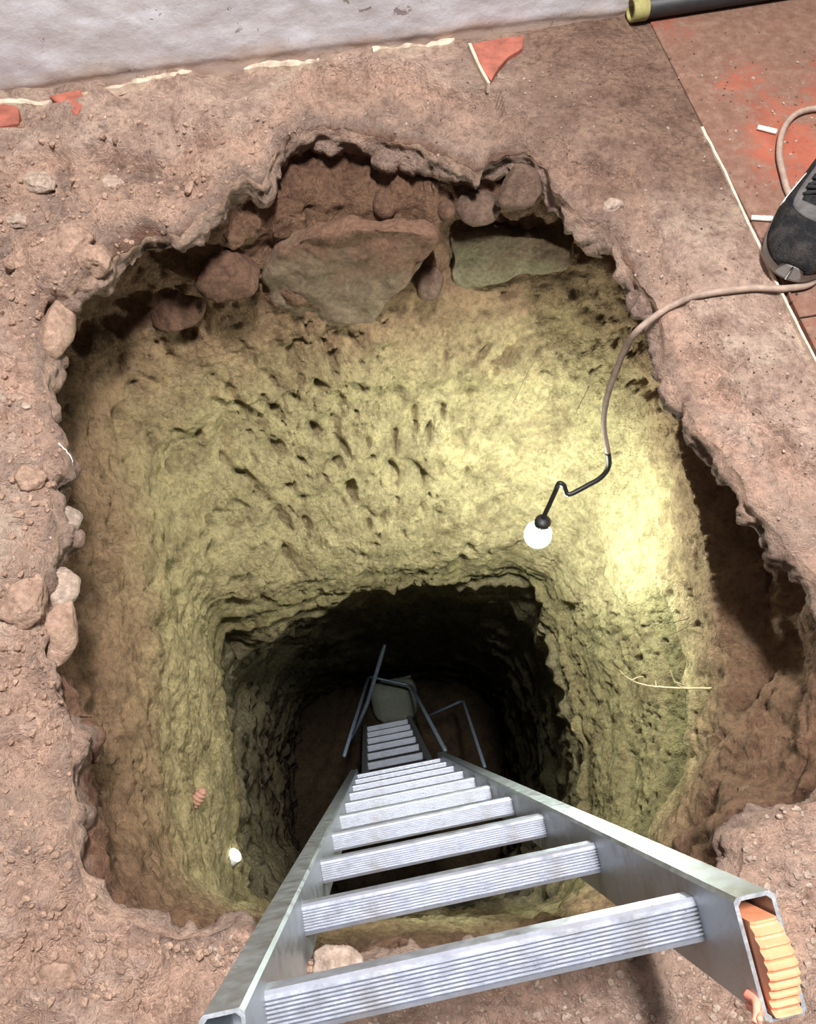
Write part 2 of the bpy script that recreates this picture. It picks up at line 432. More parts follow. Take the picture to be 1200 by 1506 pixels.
EAST = tab([(330,600,0),(740,556,0),(912,606,0),(966,740,.0),(968,838,.4),(985,900,.9),(1004,960,1),(1002,1100,1),(950,1230,.8),(760,1355,.3),(250,1210,0)], -.53)  # right wall dimmed below bulb level by a recess and duller clay colour
WEST = tab([(112,560,.3),(110,700,.7),(120,900,1),(140,1100,1),(250,1330,1),(500,1380,.9),(800,1370,.6),(1000,1220,.5),(1060,1090,.25),(1060,940,0),(880,390,0),(420,460,0)])
SHARP = tab([(110,640,.5),(110,800,1),(130,1000,1),(250,1330,1),(500,1380,.5),(900,1330,.1),(1000,1220,0),(1066,930,0),(960,510,.1),(850,380,.6),(700,400,1),(540,460,.8),(300,470,.3)])
LEV = [  # z, radius, layer value
    (0.000, R0 + .004, .55),
    (-.020, R0, .95),
    (-.045, R0 + .003, 1.15),
    (-.075, R0 + .012 + .02*back + .6*REC, 1.6),
    (-.13, np.maximum(R0*.55 + R3*.45, R3 - .02) + REC + .01*back, 2.2),
    (-.22, R0*.25 + R3*.75 + REC*1.1 + .012, 2.3),
    (-.315, R3 + .006 + REC*.9, 2.45),
    (-.345, R3, 2.60 - .1*WEST),
    (-.43, R3*.54 + R4*.46, 2.92 - .25*WEST),
    (-.53, R4, 3.25 - .30*WEST),
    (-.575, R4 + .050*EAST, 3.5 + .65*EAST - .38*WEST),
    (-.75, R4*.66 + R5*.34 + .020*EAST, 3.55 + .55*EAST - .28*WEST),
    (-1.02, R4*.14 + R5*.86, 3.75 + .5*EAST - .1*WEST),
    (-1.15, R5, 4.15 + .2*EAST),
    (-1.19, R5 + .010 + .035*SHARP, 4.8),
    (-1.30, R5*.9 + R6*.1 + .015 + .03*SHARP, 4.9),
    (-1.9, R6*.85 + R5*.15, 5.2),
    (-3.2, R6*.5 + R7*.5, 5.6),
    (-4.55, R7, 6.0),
]
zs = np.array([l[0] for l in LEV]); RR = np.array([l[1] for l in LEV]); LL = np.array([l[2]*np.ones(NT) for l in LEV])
zr = np.concatenate([np.linspace(0, -.10, 26)[:-1], np.linspace(-.10, -.60, 105)[:-1], np.linspace(-.60, -1.30, 115)[:-1], np.linspace(-1.30, -4.55, 150)])
k = np.searchsorted(-zs, -zr, side='right') - 1; k = np.clip(k, 0, len(zs)-2)
t = (zr - zs[k])/(zs[k+1]-zs[k])
ts = t*t*(3-2*t)*.5 + t*.5
RP = RR[k]*(1-ts[:,None]) + RR[k+1]*ts[:,None]
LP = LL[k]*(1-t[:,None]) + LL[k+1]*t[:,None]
WALLV = np.stack([CX + RP*np.cos(TH), CY + RP*np.sin(TH), np.repeat(zr[:,None], NT, 1)], -1)
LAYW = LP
# ---- outer ground rings
tt = np.concatenate([np.linspace(0, .25, 64)[:-1], np.linspace(.25, .8, 90)[:-1], np.linspace(.8, 2.6, 40)])
RG = R0[None,:] + tt[:,None]
# relax towards a circle far out
RG = RG*(1 - sstep(.3, 2.0, tt)[:,None]*.3) + (tt[:,None]+.6)*(sstep(.3, 2.0, tt)[:,None]*.3)
GV = np.stack([CX + RG*np.cos(TH), CY + RG*np.sin(TH), np.zeros_like(RG)], -1)
# broken edge of the floor crust, drawn as a closed outline in plan
CRUST = [(-200,300),(0,240),(60,215),(150,205),(230,214),(268,200),(345,190),(400,150),(432,118),(468,88),(560,76),(640,98),(690,122),(735,132),(780,165),(850,205),
         (915,240),(960,290),(985,345),(1000,400),(1060,500),(1140,600),(1300,760),(1400,1000),(1300,1300),(1200,1500),(900,1800),(0,1800),(-300,1200)]
cp = np.array([at(x, y, 0)[:2] for x, y in CRUST])
RC = smooth_t(radii(cp), 3)
def ground_height(P, r, th_idx):
    """height of the dirt floor; P rows of points, r their radius"""
    e = RC[th_idx] + .018*vnoise(P*np.array([22,22,1]), 61) + .008*vnoise(P*np.array([70,70,1]), 62)
    inside = sstep(.003, -.010, r - e)
    z = -.010 - .034*inside*(.75 + .5*vnoise(P*9, 63))
    lft = sstep(.05, -.35, P[:,0])                       # the heaped left bank
    near = sstep(.55, .0, P[:,1])
    z += .014*fbm(P, 4, 4, 70) + lft*(.026*fbm(P, 7, 3, 75) + .014*fbm(P, 17, 3, 77))
    z -= lft*.016*np.clip(ridged(P + .04*vnoise(P*7, 97)[:,None], 8, 3, 98) - .5, 0, 1)
    z += .010*fbm(P, 24, 4, 80)*(1 + lft)*(.45+.55*inside) + .004*fbm(P, 80, 2, 84)*inside
    z -= .010*inside*np.clip(ridged(P + .03*vnoise(P*8, 96)[:,None], 11, 3, 95) - .45, 0, 1)
    f1, f2, val = voro(P*np.array([11,11,11]), 3)
    z += lft*.022*np.clip(.6-f1, 0, 1)*sstep(.3, .8, val)
    f1, f2, val = voro(P*np.array([20,20,20]), 5)
    z += (.4+lft)*.015*(np.clip(.62-f1, 0, 1))*sstep(.35, .8, val)
    f1, f2, val = voro(P*np.array([48,48,48]), 9)
    z += (.5+lft)*.0065*(np.clip(.6-f1, 0, 1))*sstep(.25, .8, val)
    f1, f2, val = voro(P*np.array([62,62,62]), 13)
    z += inside*sstep(.70, .90, P[:,1])*(.008*np.clip(.65-f1, 0, 1)*sstep(.2, .6, val) + .006*fbm(P, 34, 3, 93))
    z += .0035*np.clip(ridged(P, 15, 3, 90), -.5, 1)*(1-lft*.5)*inside
    return z
fl = GV.reshape(-1,3)
thi = np.tile(np.arange(NT), len(tt))
gz = ground_height(fl, RG.reshape(-1), thi)
ab_b = -fl[:,0]*SA + fl[:,1]*CA; ab_a = fl[:,0]*CA + fl[:,1]*SA
tile_zone = sstep(.66, .72, ab_a)*sstep(.0, .05, ab_b) 
gz = gz + .010*sstep(.45, .62, ab_a)*sstep(.3, .5, ab_b)*sstep(.0, .03, RG.reshape(-1) - RC[thi])
gz = np.where(tile_zone > 0, np.minimum(gz, -.010*tile_zone + gz*(1-tile_zone)), gz)
fz = sstep(.45, .6, ab_a)*sstep(.6, .75, ab_b)*sstep(.0, .05, RG.reshape(-1) - RC[thi])
gz = gz*(1-fz) + fz*np.clip(gz, -.0025, .0005)
fl[:,2] = gz
edge = sstep(.05, 0, np.repeat(tt, NT))
fl[:,2] -= .010*edge**2
GV = fl.reshape(len(tt), NT, 3)
# rim shift handed on to the wall below
dz0 = GV[0,:,2]
fade = sstep(-.30, 0, zr)
WALLV[:,:,2] += dz0[None,:]*fade[:,None]
# ---- displace pit wall along normals
def normals(V):
    du = np.roll(V, -1, 1) - np.roll(V, 1, 1); dv = np.gradient(V, axis=0)
    n = np.cross(dv, du); n /= np.linalg.norm(n, axis=-1, keepdims=True) + 1e-9
    return n
N = normals(WALLV).reshape(-1,3)                         # points into the pit or out of it
P = WALLV.reshape(-1,3).copy()
inw = np.stack([CX - P[:,0], CY - P[:,1], np.zeros(len(P))], -1); s = np.sign((inw*N).sum(1)); N *= s[:,None]
Z = P[:,2]
soil = sstep(-.04, -.08, Z)*sstep(-.37, -.31, Z); clay = sstep(-.31, -.37, Z)*sstep(-1.2, -1.13, Z); low = sstep(-1.08, -1.2, Z)
ang = np.tile(TH, len(zr))
d = .010*fbm(P, 6, 3, 100)
crust = sstep(-.006, -.02, Z - np.tile(dz0, len(zr)))*sstep(-.12, -.08, Z)
d += crust*(.010*fbm(P, 22, 4, 111) + .008*fbm(P, 60, 3, 113))
f1, f2, val = voro(P*np.array([34,34,40]), 27)
d += soil*(.014*np.clip(.65-f1, 0, 1)*sstep(.35, .75, val))
d += soil*(.030*fbm(P, 7, 4, 110) + .020*fbm(P, 20, 4, 115) - .022*np.clip(ridged(P, 12, 3, 117)-.4, 0, 1))
f1, f2, val = voro(P*17, 21); d += soil*.030*np.clip(.65-f1, 0, 1)*sstep(.4, .8, val)
f1, f2, val = voro(P*np.array([30,30,36]), 25)
d += clay*(.006*(val-.5)*sstep(0, .25, f2-f1))
d += clay*(.018*fbm(P, 5, 3, 120) + .010*fbm(P, 17, 4, 125) + .0060*fbm(P, 55, 3, 128))
f1, f2, val = voro(P*np.array([30,30,17]) + 1.3*np.stack([vnoise(P*12,41),vnoise(P*12,42),vnoise(P*12,43)],-1), 33)
d -= clay*.010*sstep(.5, .1, f1)*sstep(.74, .86, val)
mp = vnoise(P*np.array([95,95,52]), 171)*.7 + vnoise(P*np.array([180,180,100]), 173)*.3
d -= clay*.011*sstep(.30, .62, mp)*(.25 + .75*sstep(-.15, .3, fbm(P, 7, 2, 175)))
gz_ = np.clip(ridged(P + .03*np.stack([vnoise(P*9,1),vnoise(P*9,2),vnoise(P*9,3)],-1), 9, 2, 130, (1,1,1.6)) - .35, 0, 1)
d -= clay*.020*gz_**1.5*sstep(-.1, .3, fbm(P, 3.2, 2, 133))
comb = np.sin(Z*330 + 6*fbm(P, 5, 2, 137) + ang*14)
d += clay*.0016*comb*sstep(.0, .35, fbm(P, 4, 2, 139))*sstep(.2,.7,np.sin(ang))
st = ridged(P, 7, 4, 140, (.55,.55,2.2))
d += low*(.075*st - .03 + .035*fbm(P, 5, 4, 145) + .02*fbm(P, 18, 3, 147))
# pick gouges in the clay
gr = np.random.default_rng(11)
for gi in range(190):
    gth = gr.uniform(math.radians(20), math.radians(200)); gzz = -gr.uniform(.38, 1.1)
    if gi < 110: gth = gr.uniform(math.radians(65), math.radians(175)); gzz = -gr.uniform(.36, .85)
    ti = int((gth+math.pi)/(2*math.pi)*NT) % NT; ri = int(np.argmin(np.abs(zr-gzz)))
    c = WALLV[ri, ti]; r_ = gr.uniform(.005, .018); tl = gr.uniform(-.7, .7)
    win = np.abs(Z - c[2]) < .12
    rel = P[win] - c; tang = np.array([-math.sin(gth), math.cos(gth), 0])
    u_ = rel@tang; v_ = rel[:,2]; uu = u_*math.cos(tl)+v_*math.sin(tl); vv = -u_*math.sin(tl)+v_*math.cos(tl)
    g = np.exp(-(uu/r_)**2 - (vv/(r_*gr.uniform(1.0, 2.6)))**2)*(np.abs(rel@np.array([math.cos(gth), math.sin(gth), 0])) < .15)
    d[win] -= g*gr.uniform(.012, .034)
d *= sstep(0, -.018, Z - np.tile(dz0, len(zr)))*.9 + .1
P = P + N*d[:,None]
# crumbly crust: ragged radial teeth at the rim
WV = P.reshape(len(zr), NT, 3)
tooth = .010*fbm(np.stack([np.cos(TH)*.6, np.sin(TH)*.6, 0*TH], -1), 14, 4, 150)
fr = sstep(-.09, -.0, zr)
WV[:,:,0] += (fr[:,None]*tooth)*np.cos(TH); WV[:,:,1] += (fr[:,None]*tooth)*np.sin(TH)
fg = sstep(.08, 0, tt)
GV[:,:,0] += (fg[:,None]*tooth)*np.cos(TH); GV[:,:,1] += (fg[:,None]*tooth)*np.sin(TH)
GV[0] = WV[0]
layg = .0 + .55*sstep(.045, 0, tt)[:,None] + .45*sstep(.0, -.02, (GV[:,:,2]+.03))
gin = (sstep(.01, -.03, RG - (RC + .018*vnoise(fl*np.array([22,22,1]), 61).reshape(RG.shape))))*sstep(.70, .90, GV[:,:,1])
layg = layg + .55*gin                                     # grey rubble bed laid bare under the broken crust
floor = grid_obj('floor', GV, M['earth'], True, layg, True); tag(floor, kind='structure')
gp = GV.reshape(-1,3)                                    # red-brown tile dust lies on the unbroken floor to the right
td = sstep(.28, .62, gp[:,0]*CA + gp[:,1]*SA + .10*fbm(gp, 5, 4, 170))*sstep(.88, 1.12, gp[:,1] + .12*fbm(gp, 6, 4, 175))*.85
at_ = floor.data.attributes.new('tile_dust', 'FLOAT', 'POINT'); at_.data.foreach_set('value', td.astype(np.float32))
cut = int(np.argmin(np.abs(zr + 1.17)))
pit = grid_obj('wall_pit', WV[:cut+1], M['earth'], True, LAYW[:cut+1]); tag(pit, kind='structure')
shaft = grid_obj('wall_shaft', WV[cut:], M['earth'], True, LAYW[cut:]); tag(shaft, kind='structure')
# bottom of the shaft
nb = 26
bt = np.linspace(1.12, 0.02, nb)
BV = np.stack([CX + (WV[-1,:,0]-CX)*bt[:,None], CY + (WV[-1,:,1]-CY)*bt[:,None], np.full((nb,NT), -4.55)], -1)
BV = BV[:, ::6]; q = BV.reshape(-1,3)
q[:,2] += .03*fbm(q, 6, 4, 160)*np.repeat(bt < .95, BV.shape[1]); BV = q.reshape(BV.shape)
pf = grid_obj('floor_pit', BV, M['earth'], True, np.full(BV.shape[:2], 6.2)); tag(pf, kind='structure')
bpy.context.view_layer.update()

def on_floor(x, y):
    """floor point seen at a pixel of the photograph"""
    z = -.02
    for _ in range(4):
        p = at(x, y, z); r = math.hypot(p[0]-CX, p[1]-CY); th = math.atan2(p[1]-CY, p[0]-CX)
        i = int((th+math.pi)/(2*math.pi)*NT) % NT
        z = ground_z(p[0], p[1])
    return at(x, y, z)
def ground_z(x, y):
    r = math.hypot(x-CX, y-CY); th = math.atan2(y-CY, x-CX); i = int(round((th+math.pi)/(2*math.pi)*NT)) % NT
    j = int(np.clip(np.searchsorted(RG[:,i], r), 0, len(tt)-1)); j0 = max(j-1, 0)
    a, b = RG[j0,i], RG[j,i]; f = 0 if b == a else np.clip((r-a)/(b-a), 0, 1)
    return float(GV[j0,i,2]*(1-f) + GV[j,i,2]*f)
def on_wall(x, y, zlo=-1.3, zhi=-.03):
    """first pit-wall point along the ray of a pixel, with the inward direction"""
    dvec = ray(x, y); dvec = dvec/np.linalg.norm(dvec); o = np.array([0,0,CAM_H])
    Q = WV.reshape(-1,3)-o; tpar = Q@dvec; perp = np.linalg.norm(Q - tpar[:,None]*dvec, axis=1)
    m = (perp < .006) & (Q[:,2]+CAM_H < zhi)
    if not m.any(): m = perp < perp.min()+1e-3
    cand = np.where(m)[0]; best = cand[np.argmin(tpar[cand])]
    p = WV.reshape(-1,3)[best]; n = np.array([CX-p[0], CY-p[1], 0]); n /= np.linalg.norm(n)
    return p.copy(), n

# ------------------------------------------------------------------ plaster wall and its ragged foot
na, nz = 420, 150
aa = np.linspace(-2.4, 2.4, na); zz = np.concatenate([np.linspace(-.05, .35, 90)[:-1], np.linspace(.35, 2.5, 61)])
A, Zg = np.meshgrid(aa, zz)
Bq = np.full_like(A, WALL_B)
pts = np.stack([A, Bq, Zg], -1).reshape(-1,3)
off = .006*fbm(pts, 5, 4, 200) + .003*fbm(pts, 25, 3, 205)
foot = .010 + .012*fbm(pts*np.array([1,1,0]), 10, 4, 210)
off += .003*sstep(.006, -.006, pts[:,2]-foot)            # the plaster ends ragged just above the floor
WX = np.stack([pts[:,0]*CA - (WALL_B+off)*SA, pts[:,0]*SA + (WALL_B+off)*CA, pts[:,2]], -1).reshape(len(zz), na, 3)
wall = grid_obj('wall_back', WX, M['plaster'], False); tag(wall, kind='structure')

def ragged_strip(name, pix, width, thick, mat, parent, seed):
    """thin broken crust lying along the foot of the wall"""
    pl = catmull([on_floor(x, y) for x, y in pix], 14)
    V, Fc = [], []
    for i, p in enumerate(pl):
        e = np.array([p]); wd = width*(.55 + 1.3*float(fbm(e, 45, 3, seed)[0]))
        wd = max(wd, .0015)
        nrm = np.array([-SA, CA, 0]); hgt = thick*(.8 + .5*float(fbm(e, 40, 2, seed+5)[0]))
        for s_, h in ((-1, -.01), (-1, .6*hgt), (-.2, hgt), (1, hgt*.9), (1, -.01)):
            V.append(p + nrm*s_*wd*.5 + np.array([0,0,h]))
    n = 5
    for i in range(len(pl)-1):
        for k_ in range(n-1): Fc.append((i*n+k_, i*n+k_+1, (i+1)*n+k_+1, (i+1)*n+k_))
    Fc.append(tuple(range(n))[::-1]); Fc.append(tuple((len(pl)-1)*n+k_ for k_ in range(n)))
    return mesh_obj(name, V, Fc, mat, parent, False)
ragged_strip('plaster_edge', [(118,143),(160,134),(220,120),(250,116),(300,107),(345,103),(400,100),(440,98),(470,93)], .012, .010, M['cream'], wall, 301)
ragged_strip('plaster_edge', [(548,76),(580,74),(620,72),(645,68),(668,62)], .012, .011, M['cream'], wall, 305)
ragged_strip('plaster_edge', [(0,152),(30,152),(60,156),(85,148)], .009, .009, M['cream'], wall, 309)

# ------------------------------------------------------------------ red floor tiles (pieces of the floor)
def slab(name, poly, top, thick, mat, parent, bev=.0012, jag=.0, seed=0):
    P2 = []
    n = len(poly)
    for i in range(n):
        a, b = np.array(poly[i], float), np.array(poly[(i+1) % n], float)
        m = max(1, int(np.linalg.norm(b-a)/.02)) if jag else 1
        for j in range(m):
            q = a + (b-a)*j/m
            if jag and j: q = q + jag*np.array([float(vnoise(np.array([[q[0]*60, q[1]*60, 1.]]), seed)[0]), float(vnoise(np.array([[q[0]*60, q[1]*60, 7.]]), seed)[0])])
            P2.append(q)
    bm = bmesh.new()
    f = bm.faces.new([bm.verts.new((p[0], p[1], top)) for p in P2])
    if f.normal.z < 0: f.normal_flip()
    bm.normal_update()
    if f.normal.z < 0: bmesh.ops.reverse_faces(bm, faces=[f])
    r = bmesh.ops.extrude_face_region(bm, geom=[f])
    bmesh.ops.translate(bm, verts=[v for v in r['geom'] if isinstance(v, bmesh.types.BMVert)], vec=(0,0,0))
    newf = [g for g in r['geom'] if isinstance(g, bmesh.types.BMFace)]
    low_v = [v for v in bm.verts if v not in set(v2 for ff in newf for v2 in ff.verts)]
    for v in low_v: v.co.z -= thick
    bmesh.ops.recalc_face_normals(bm, faces=bm.faces)
    te = [e for e in bm.edges if all(abs(v.co.z-top) < 1e-6 for v in e.verts)]
    if bev: bmesh.ops.bevel(bm, geom=te, offset=bev, segments=1, affect='EDGES')
    return bm_obj(name, bm, mat, parent, False)
G = .0012
a0, a1, a2, a3 = .365, .706, 1.047, 1.388
def rect(a, b, a_, b_, cut=None):
    return [wf(a+G, b+G)[:2], wf(a_-G, b+G)[:2], wf(a_-G, b_-G)[:2], wf(a+G, b_-G)[:2]]
rows = [WALL_B-.005, .62, -.06, -.74]
for (x0_, x1_) in ((a1, a2), (a2, a3)):
    for i in range(3):
        slab('tile', rect(x0_, rows[i+1], x1_, rows[i]), .001 - .0008*(i % 2), .022, M['tile'], floor)
# worn tile kept in the corner under the wall
slab('tile', [at(x,y,0)[:2] for x, y in ((694,66),(730,58),(772,54),(768,72),(748,84),(735,98),(722,120),(712,108),(704,90))], .002, .02, M['tile_red'], floor, .0012, .003, 5)
slab('grout_line', [at(x,y,0)[:2] for x, y in ((688,66),(693,66),(712,108),(721,124),(717,125),(706,106))], .004, .02, M['cream'], floor, .0008, .002, 8)
slab('grout_line', [at(x,y,0)[:2] for x, y in ((1030,188),(1034,187),(1060,238),(1110,345),(1160,450),(1216,560),(1213,561),(1157,452),(1107,347),(1057,240))], .0022, .01, M['cream'], floor, .0005, .0012, 9)
slab('tile', [at(x,y,0)[:2] for x, y in ((-60,165),(10,158),(28,162),(30,186),(-5,192),(-60,200))], .008, .03, M['tile_red'], floor, .002, .003, 6)
slab('tile', [at(x,y,0)[:2] for x, y in ((76,150),(122,140),(127,158),(116,178),(98,166))], .012, .03, M['tile_red'], floor, .002, .003, 7)

# ------------------------------------------------------------------ stones
def rock(name, center, size, mat, seed, rot=(0,0,0), sub=4, facets=9, rough=.14, parent=None, cut=.78):
    r = random.Random(seed)
    bm = bmesh.new(); bmesh.ops.create_icosphere(bm, subdivisions=sub, radius=1)
    pl = []
    for _ in range(facets):
        v = Vector((r.gauss(0,1), r.gauss(0,1), r.gauss(0,1))).normalized(); pl.append((v, r.uniform(cut-.15, cut+.12)))
    so = Vector((r.uniform(0,50), r.uniform(0,50), r.uniform(0,50)))
    for v in bm.verts:
        p = v.co.copy()
        for n, dd in pl:
            e = p.dot(n) - dd
            if e > 0: p -= n*e*.92
        p += v.co*rough*(mnoise.fractal(v.co*1.7+so, .9, 2.1, 4)) + v.co*rough*.5*mnoise.noise(v.co*6+so)
        v.co = p
    R = Matrix.Rotation(rot[2], 3, 'Z') @ Matrix.Rotation(rot[1], 3, 'Y') @ Matrix.Rotation(rot[0], 3, 'X')
    for v in bm.verts: v.co = R @ Vector((v.co.x*size[0], v.co.y*size[1], v.co.z*size[2]))
    o = bm_obj(name, bm, mat, parent); o.location = tuple(map(float, center)); return o

def floor_stone(x, y, wpx, hpx, mat, seed, label, sub=3, sink=.5, name='stone', group=None):
    p = on_floor(x, y); sc = np.linalg.norm(p - np.array([0,0,CAM_H])); s_ = sc/F*.97
    sx, sy = wpx*s_*.5*1.12, hpx*s_*.5*1.25; sz = .8*min(sx, sy)
    p[2] = ground_z(p[0], p[1]) + sz*(1-2*sink)*.9
    o = rock(name, p, (sx, sy, sz), mat, seed, (0,0,random.uniform(-.3,.3)), sub+1, 8, .16)
    return tag(o, label, 'stone', group)
floor_stone(165, 273, 30, 28, M['pale_stone'], 1, 'small pale cream stone lying alone on the dirt bank below the broken floor edge', 3, .55)
floor_stone(103, 352, 48, 52, M['earth_clod'], 2, 'lumpy pinkish earth clod on the bank, upper one of a pair beside the pit rim')
floor_stone(136, 378, 44, 40, M['earth_clod'], 3, 'lumpy pinkish earth clod hanging over the pit rim, lower one of a pair')
floor_stone(22, 320, 26, 20, M['pale_stone'], 4, 'pale knobbly stone on the bank under the red tile corner at the photo edge')
floor_stone(58, 268, 40, 24, M['pale_stone'], 5, 'flat pale slab of rubble half buried below the broken tile pieces')
floor_stone(30, 385, 36, 30, M['earth_clod'], 6, 'rounded brown clod on the left bank at the very edge of the photo')
floor_stone(36, 595, 16, 10, M['pale_stone'], 8, 'tiny pale oval pebble on the left bank beside the pit', 3, .55)
floor_stone(900, 304, 28, 20, M['pale_stone'], 9, 'small pale stone on the dirt just above the dark right pit corner')
floor_stone(280, 276, 12, 20, M['earth_clod'], 10, 'thin upright brown pebble on the crust above the left rim notch', 3)
floor_stone(500, 1418, 60, 40, M['pale_stone'], 14, 'pinkish broken stone at the near pit rim seen between the two nearest rungs', 3, .3)
floor_stone(85, 1440, 46, 34, M['earth_clod'], 15, 'low mottled clod on the near bank in the bottom corner of the photo', 3, .55)
floor_stone(40, 700, 44, 36, M['earth_clod'], 16, 'broad reddish clod bedded in the left bank beside the grey cobble', 3, .55)
floor_stone(30, 880, 60, 60, M['earth_clod'], 17, 'large dusty clod bedded in the left bank next to the earth ledge', 3, .55)

def wall_rock(x, y, wpx, hpx, depth_m, mat, seed, label, name='stone', push=.35, rot=(0,0,0), facets=9, cut=.78, sub=4, pt=None, rough=.06):
    p, n = on_wall(x, y) if pt is None else (np.array(pt), np.array([CX-pt[0], CY-pt[1], 0])/max(1e-6, math.hypot(CX-pt[0], CY-pt[1])))
    dist = float((p - np.array([0,0,CAM_H])) @ np.array([0, CP, -SP])); s_ = dist/F
    az = math.atan2(n[1], n[0]) + math.pi/2
    p = p + n*depth_m*push
    o = rock(name, p, (wpx*s_*.5*1.1, depth_m, hpx*s_*.5*1.25), mat, seed, (rot[0], rot[1], az + rot[2]), sub, facets, rough, None, cut)
    return tag(o, label, 'stone')
def hull_rock(name, outline, dist_in, bulge, mat, label, seed):
    """angular boulder whose face shows in the soil wall; outline read off the photograph, depth its own"""
    cx_, cy_ = np.mean([q[0] for q in outline]), np.mean([q[1] for q in outline])
    pc, n_ = on_wall(cx_, cy_); Yp = pc[1] - dist_in
    bm = bmesh.new()
    fr = [at_y(x, y, Yp) for x, y in outline]; c_ = np.mean(fr, 0)
    for q in fr:
        bm.verts.new(tuple(c_ + (q-c_)*.93 + np.array([0, -bulge, 0])))

    for dd, k_ in ((.02, 1.0), (.13, .80)):
        ring = [at_y(x, y, Yp+dd) for x, y in outline]; rc = np.mean(ring, 0)
        for q in ring: bm.verts.new(tuple(rc + (q-rc)*k_))
    bmesh.ops.convex_hull(bm, input=bm.verts[:])
    bmesh.ops.delete(bm, geom=[v for v in bm.verts if not v.link_faces], context='VERTS')
    bmesh.ops.triangulate(bm, faces=bm.faces[:])
    for _ in range(5):
        le = [e for e in bm.edges if e.calc_length() > .012]
        if not le: break
        bmesh.ops.subdivide_edges(bm, edges=le, cuts=1); bmesh.ops.triangulate(bm, faces=bm.faces[:])
    bm.normal_update(); off = Vector((seed*3.1, 0, 0))
    for _ in range(1): bmesh.ops.smooth_vert(bm, verts=bm.verts[:], factor=.4, use_axis_x=True, use_axis_y=True, use_axis_z=True)
    bm.normal_update()
    for v in bm.verts:
        v.co += v.normal*(.011*mnoise.noise(v.co*9+off) + .009*mnoise.noise(v.co*24+off) + .003*mnoise.noise(v.co*70+off) + .008*max(0, mnoise.noise(v.co*14-off)-.15))
    for v in bm.verts: v.co -= Vector(tuple(c_))
    o = bm_obj(name, bm, mat); o.location = tuple(map(float, c_)); return tag(o, label, 'stone')
hull_rock('boulder', [(380,402),(398,362),(440,335),(520,318),(600,322),(648,330),(652,345),(612,395),(572,430),(548,466),(480,471),(420,456),(394,428)], .015, .022, M['boulder'], 'largest grey boulder bedded in red soil below the far rim', 1)
hull_rock('boulder', [(660,335),(720,325),(800,330),(842,350),(838,378),(770,392),(700,402),(668,412),(658,390)], .02, .03, M['block'], 'long flat grey green block bedded under the far rim beside the dark cleft', 2)
wall_rock(632, 410, 38, 50, .03, M['dark_stone'], 23, 'small drop shaped stone hanging in the cleft between two boulders', 'stone', .5, (0,.2,0), 7, .8, 3, at_y(634, 410, 1.085))
wall_rock(762, 268, 62, 60, .04, M['dark_stone'], 24, 'dark wedge shaped stone sticking out of soil right under the far rim', 'stone', .4, (0,.5,0), 8, .7, 4, at_y(764, 270, 1.10))
wall_rock(706, 294, 60, 30, .04, M['dark_stone'], 25, 'smooth oblong brown stone bedded in soil above the grey green block', 'stone', .4, (0,-.05,0), 6, .9, 3, at_y(706, 296, 1.12))
wall_rock(566, 290, 34, 34, .03, M['soil_clod'], 26, 'round red clod in the soil face above the largest boulder', 'stone', .5, (0,0,0), 5, .9, 3, at_y(566, 292, 1.15))
wall_rock(655, 300, 26, 22, .02, M['soil_clod'], 27, 'knobbly clod left of the smooth oblong stone under the rim', 'stone', .5, (0,0,0), 5, .9, 3, at_y(658, 302, 1.13))
wall_rock(330, 400, 90, 60, .06, M['soil_clod'], 28, 'brown rounded rock bedded in soil left of the largest boulder', 'boulder', .25, (0,.3,0), 8, .8, 4)
wall_rock(260, 452, 80, 40, .05, M['soil_clod'], 29, 'low flat rock in the dark far corner above the clay', 'boulder', .25, (0,-.2,0), 8, .8, 4)
def side_rock(x, y, X,  # X: height of the stone below the floor
              wpx, hpx, dep, mat, seed, label, name='stone', facets=6, cut=.9):
    p = at(x, y, X); s_ = (CAM_H - X)/-ray(x, y)[2]/F
    o = rock(name, p, (dep, hpx*s_*.5, wpx*s_*.48), mat, seed, (0,0,0), 4, facets, .07, None, cut)
    return tag(o, label, 'stone')
side_rock(94, 766, -.085, 40, 46, .026, M['grey_stone'], 41, 'smooth grey cobble set in the left pit edge')
side_rock(84, 482, -.080, 60, 110, .026, M['earth_clod'], 42, 'long upright dusty stone set in the upper left pit edge', 'stone', 7, .85)
side_rock(84, 925, -.090, 66, 110, .032, M['earth_clod'], 44, 'big jutting ledge of red earth low on the left pit edge', 'stone', 8, .8)
side_rock(90, 862, -.085, 44, 66, .026, M['pale_stone'], 45, 'smooth pale stone set in the left pit edge above the jutting ledge', 'stone', 5, .9)

